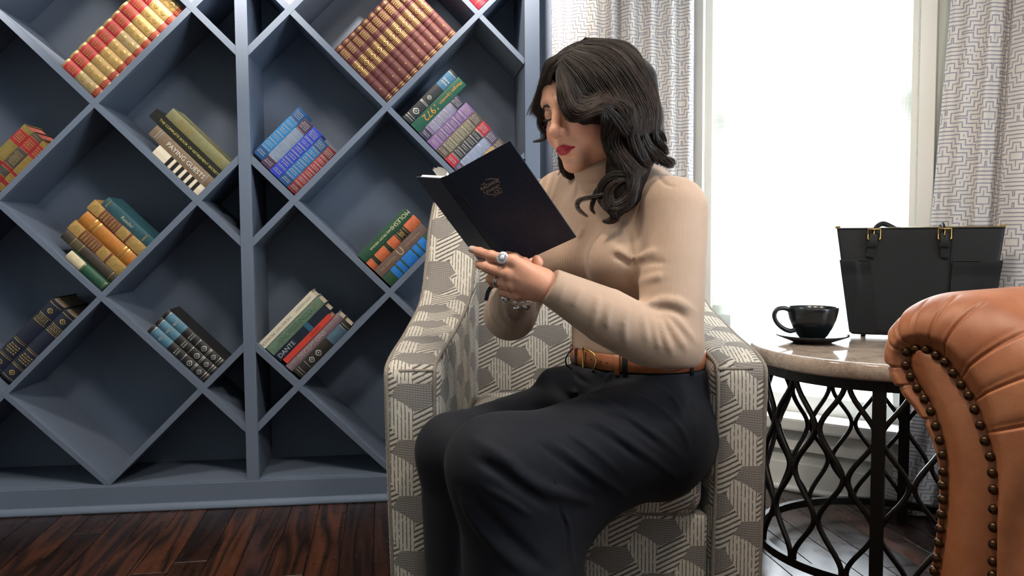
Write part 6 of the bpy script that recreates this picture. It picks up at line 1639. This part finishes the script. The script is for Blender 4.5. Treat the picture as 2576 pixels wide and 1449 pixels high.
local(ring2, mb.obj('stones', M_silver, ring2, kind='stuff'))
# charm bracelet round the far wrist
cpx = [(1264, 735), (1270, 744), (1281, 750), (1290, 757), (1299, 762), (1310, 764), (1320, 763), (1330, 760), (1340, 757)]
front_c = np.array([AT(x_, y_, 1.512 + 0.0004 * abs(x_ - 1300)) for x_, y_ in cpx])
loopb = spline(np.vstack([front_c, AT(1348, 735, 1.555), AT(1340, 705, 1.585), AT(1300, 695, 1.600), AT(1270, 708, 1.575), front_c[0]]), 90)[:-1]
brac = empty('charm_bracelet', tuple(front_c[5]), label='silver charm bracelet with heart charms on her far wrist', cat='bracelet')
arcb = np.r_[0, np.cumsum(np.linalg.norm(np.diff(loopb, axis=0), axis=1))]; nl_ = int(arcb[-1] / 0.0052)
mb = MB(); mb.tube([(0.0034 * math.cos(t), 0.0022 * math.sin(t), 0) for t in np.linspace(0, 2 * math.pi, 16, endpoint=False)], 0.00065, 6, closed=True); link_me = mb.mesh('chain_link', True); link_me.materials.append(M_silver)
for k in range(nl_):
    s = arcb[-1] * k / nl_; c = np.array([np.interp(s, arcb, loopb[:, j]) for j in range(3)]); c2_ = np.array([np.interp(s + 0.002, arcb, loopb[:, j]) for j in range(3)])
    q = Vector(_n(c2_ - c)).to_track_quat('X', 'Z').to_matrix().to_4x4() @ Matrix.Rotation((k % 2) * math.pi / 2 + 0.6, 4, 'X')
    o = link('chain_link', link_me, brac); o.matrix_parent_inverse = Matrix.Translation(brac.location).inverted(); o.matrix_basis = Matrix.Translation(Vector(c)) @ q
def heart_mesh(s, th):
    t = np.linspace(0, 2 * math.pi, 40, endpoint=False); X = 16 * np.sin(t) ** 3 / 17; Y = (13 * np.cos(t) - 5 * np.cos(2 * t) - 2 * np.cos(3 * t) - np.cos(4 * t)) / 17
    mb = MB(); rowsh = []
    for k in np.linspace(-1, 1, 9): rr = math.sqrt(max(0.0, 1 - k * k)) ; rowsh.append(np.stack([X * s * rr, np.full(40, k * th), (Y * rr) * s], 1))
    mb.grid(np.array(rowsh), closed_v=True); return mb.mesh('heart_charm', True)
for (x_, y_, D_), s, rz in (((1271, 753, 1.500), 0.0088, 0.3), ((1300, 776, 1.502), 0.0068, -0.2), ((1325, 774, 1.504), 0.0078, 0.15)):
    me = heart_mesh(s, s * 0.5); me.materials.append(M_silver); o = link('heart_charm', me, brac); o.matrix_parent_inverse = Matrix.Translation(brac.location).inverted(); o.location = AT(x_, y_, D_); o.rotation_euler = (0.1, rz, rz)
    mb = MB(); a = AT(x_, y_ - s / 0.0007, D_); b = AT(x_ - 1, y_ - s / 0.0007 - 8, D_ + 0.006); mb.tube([a, b], 0.0008, 6); local(brac, mb.obj('jump_ring', M_silver, brac, smooth=True))
quadslab('bar_tag', [AT(1269, 738, 1.497), AT(1276, 738, 1.497), AT(1276, 759, 1.495), AT(1269, 759, 1.495)], np.array([0, 0.0012, 0]), simple('satin_tag', rgb('#a9a7ae'), 0.4, 0.4), brac, 0.0003)
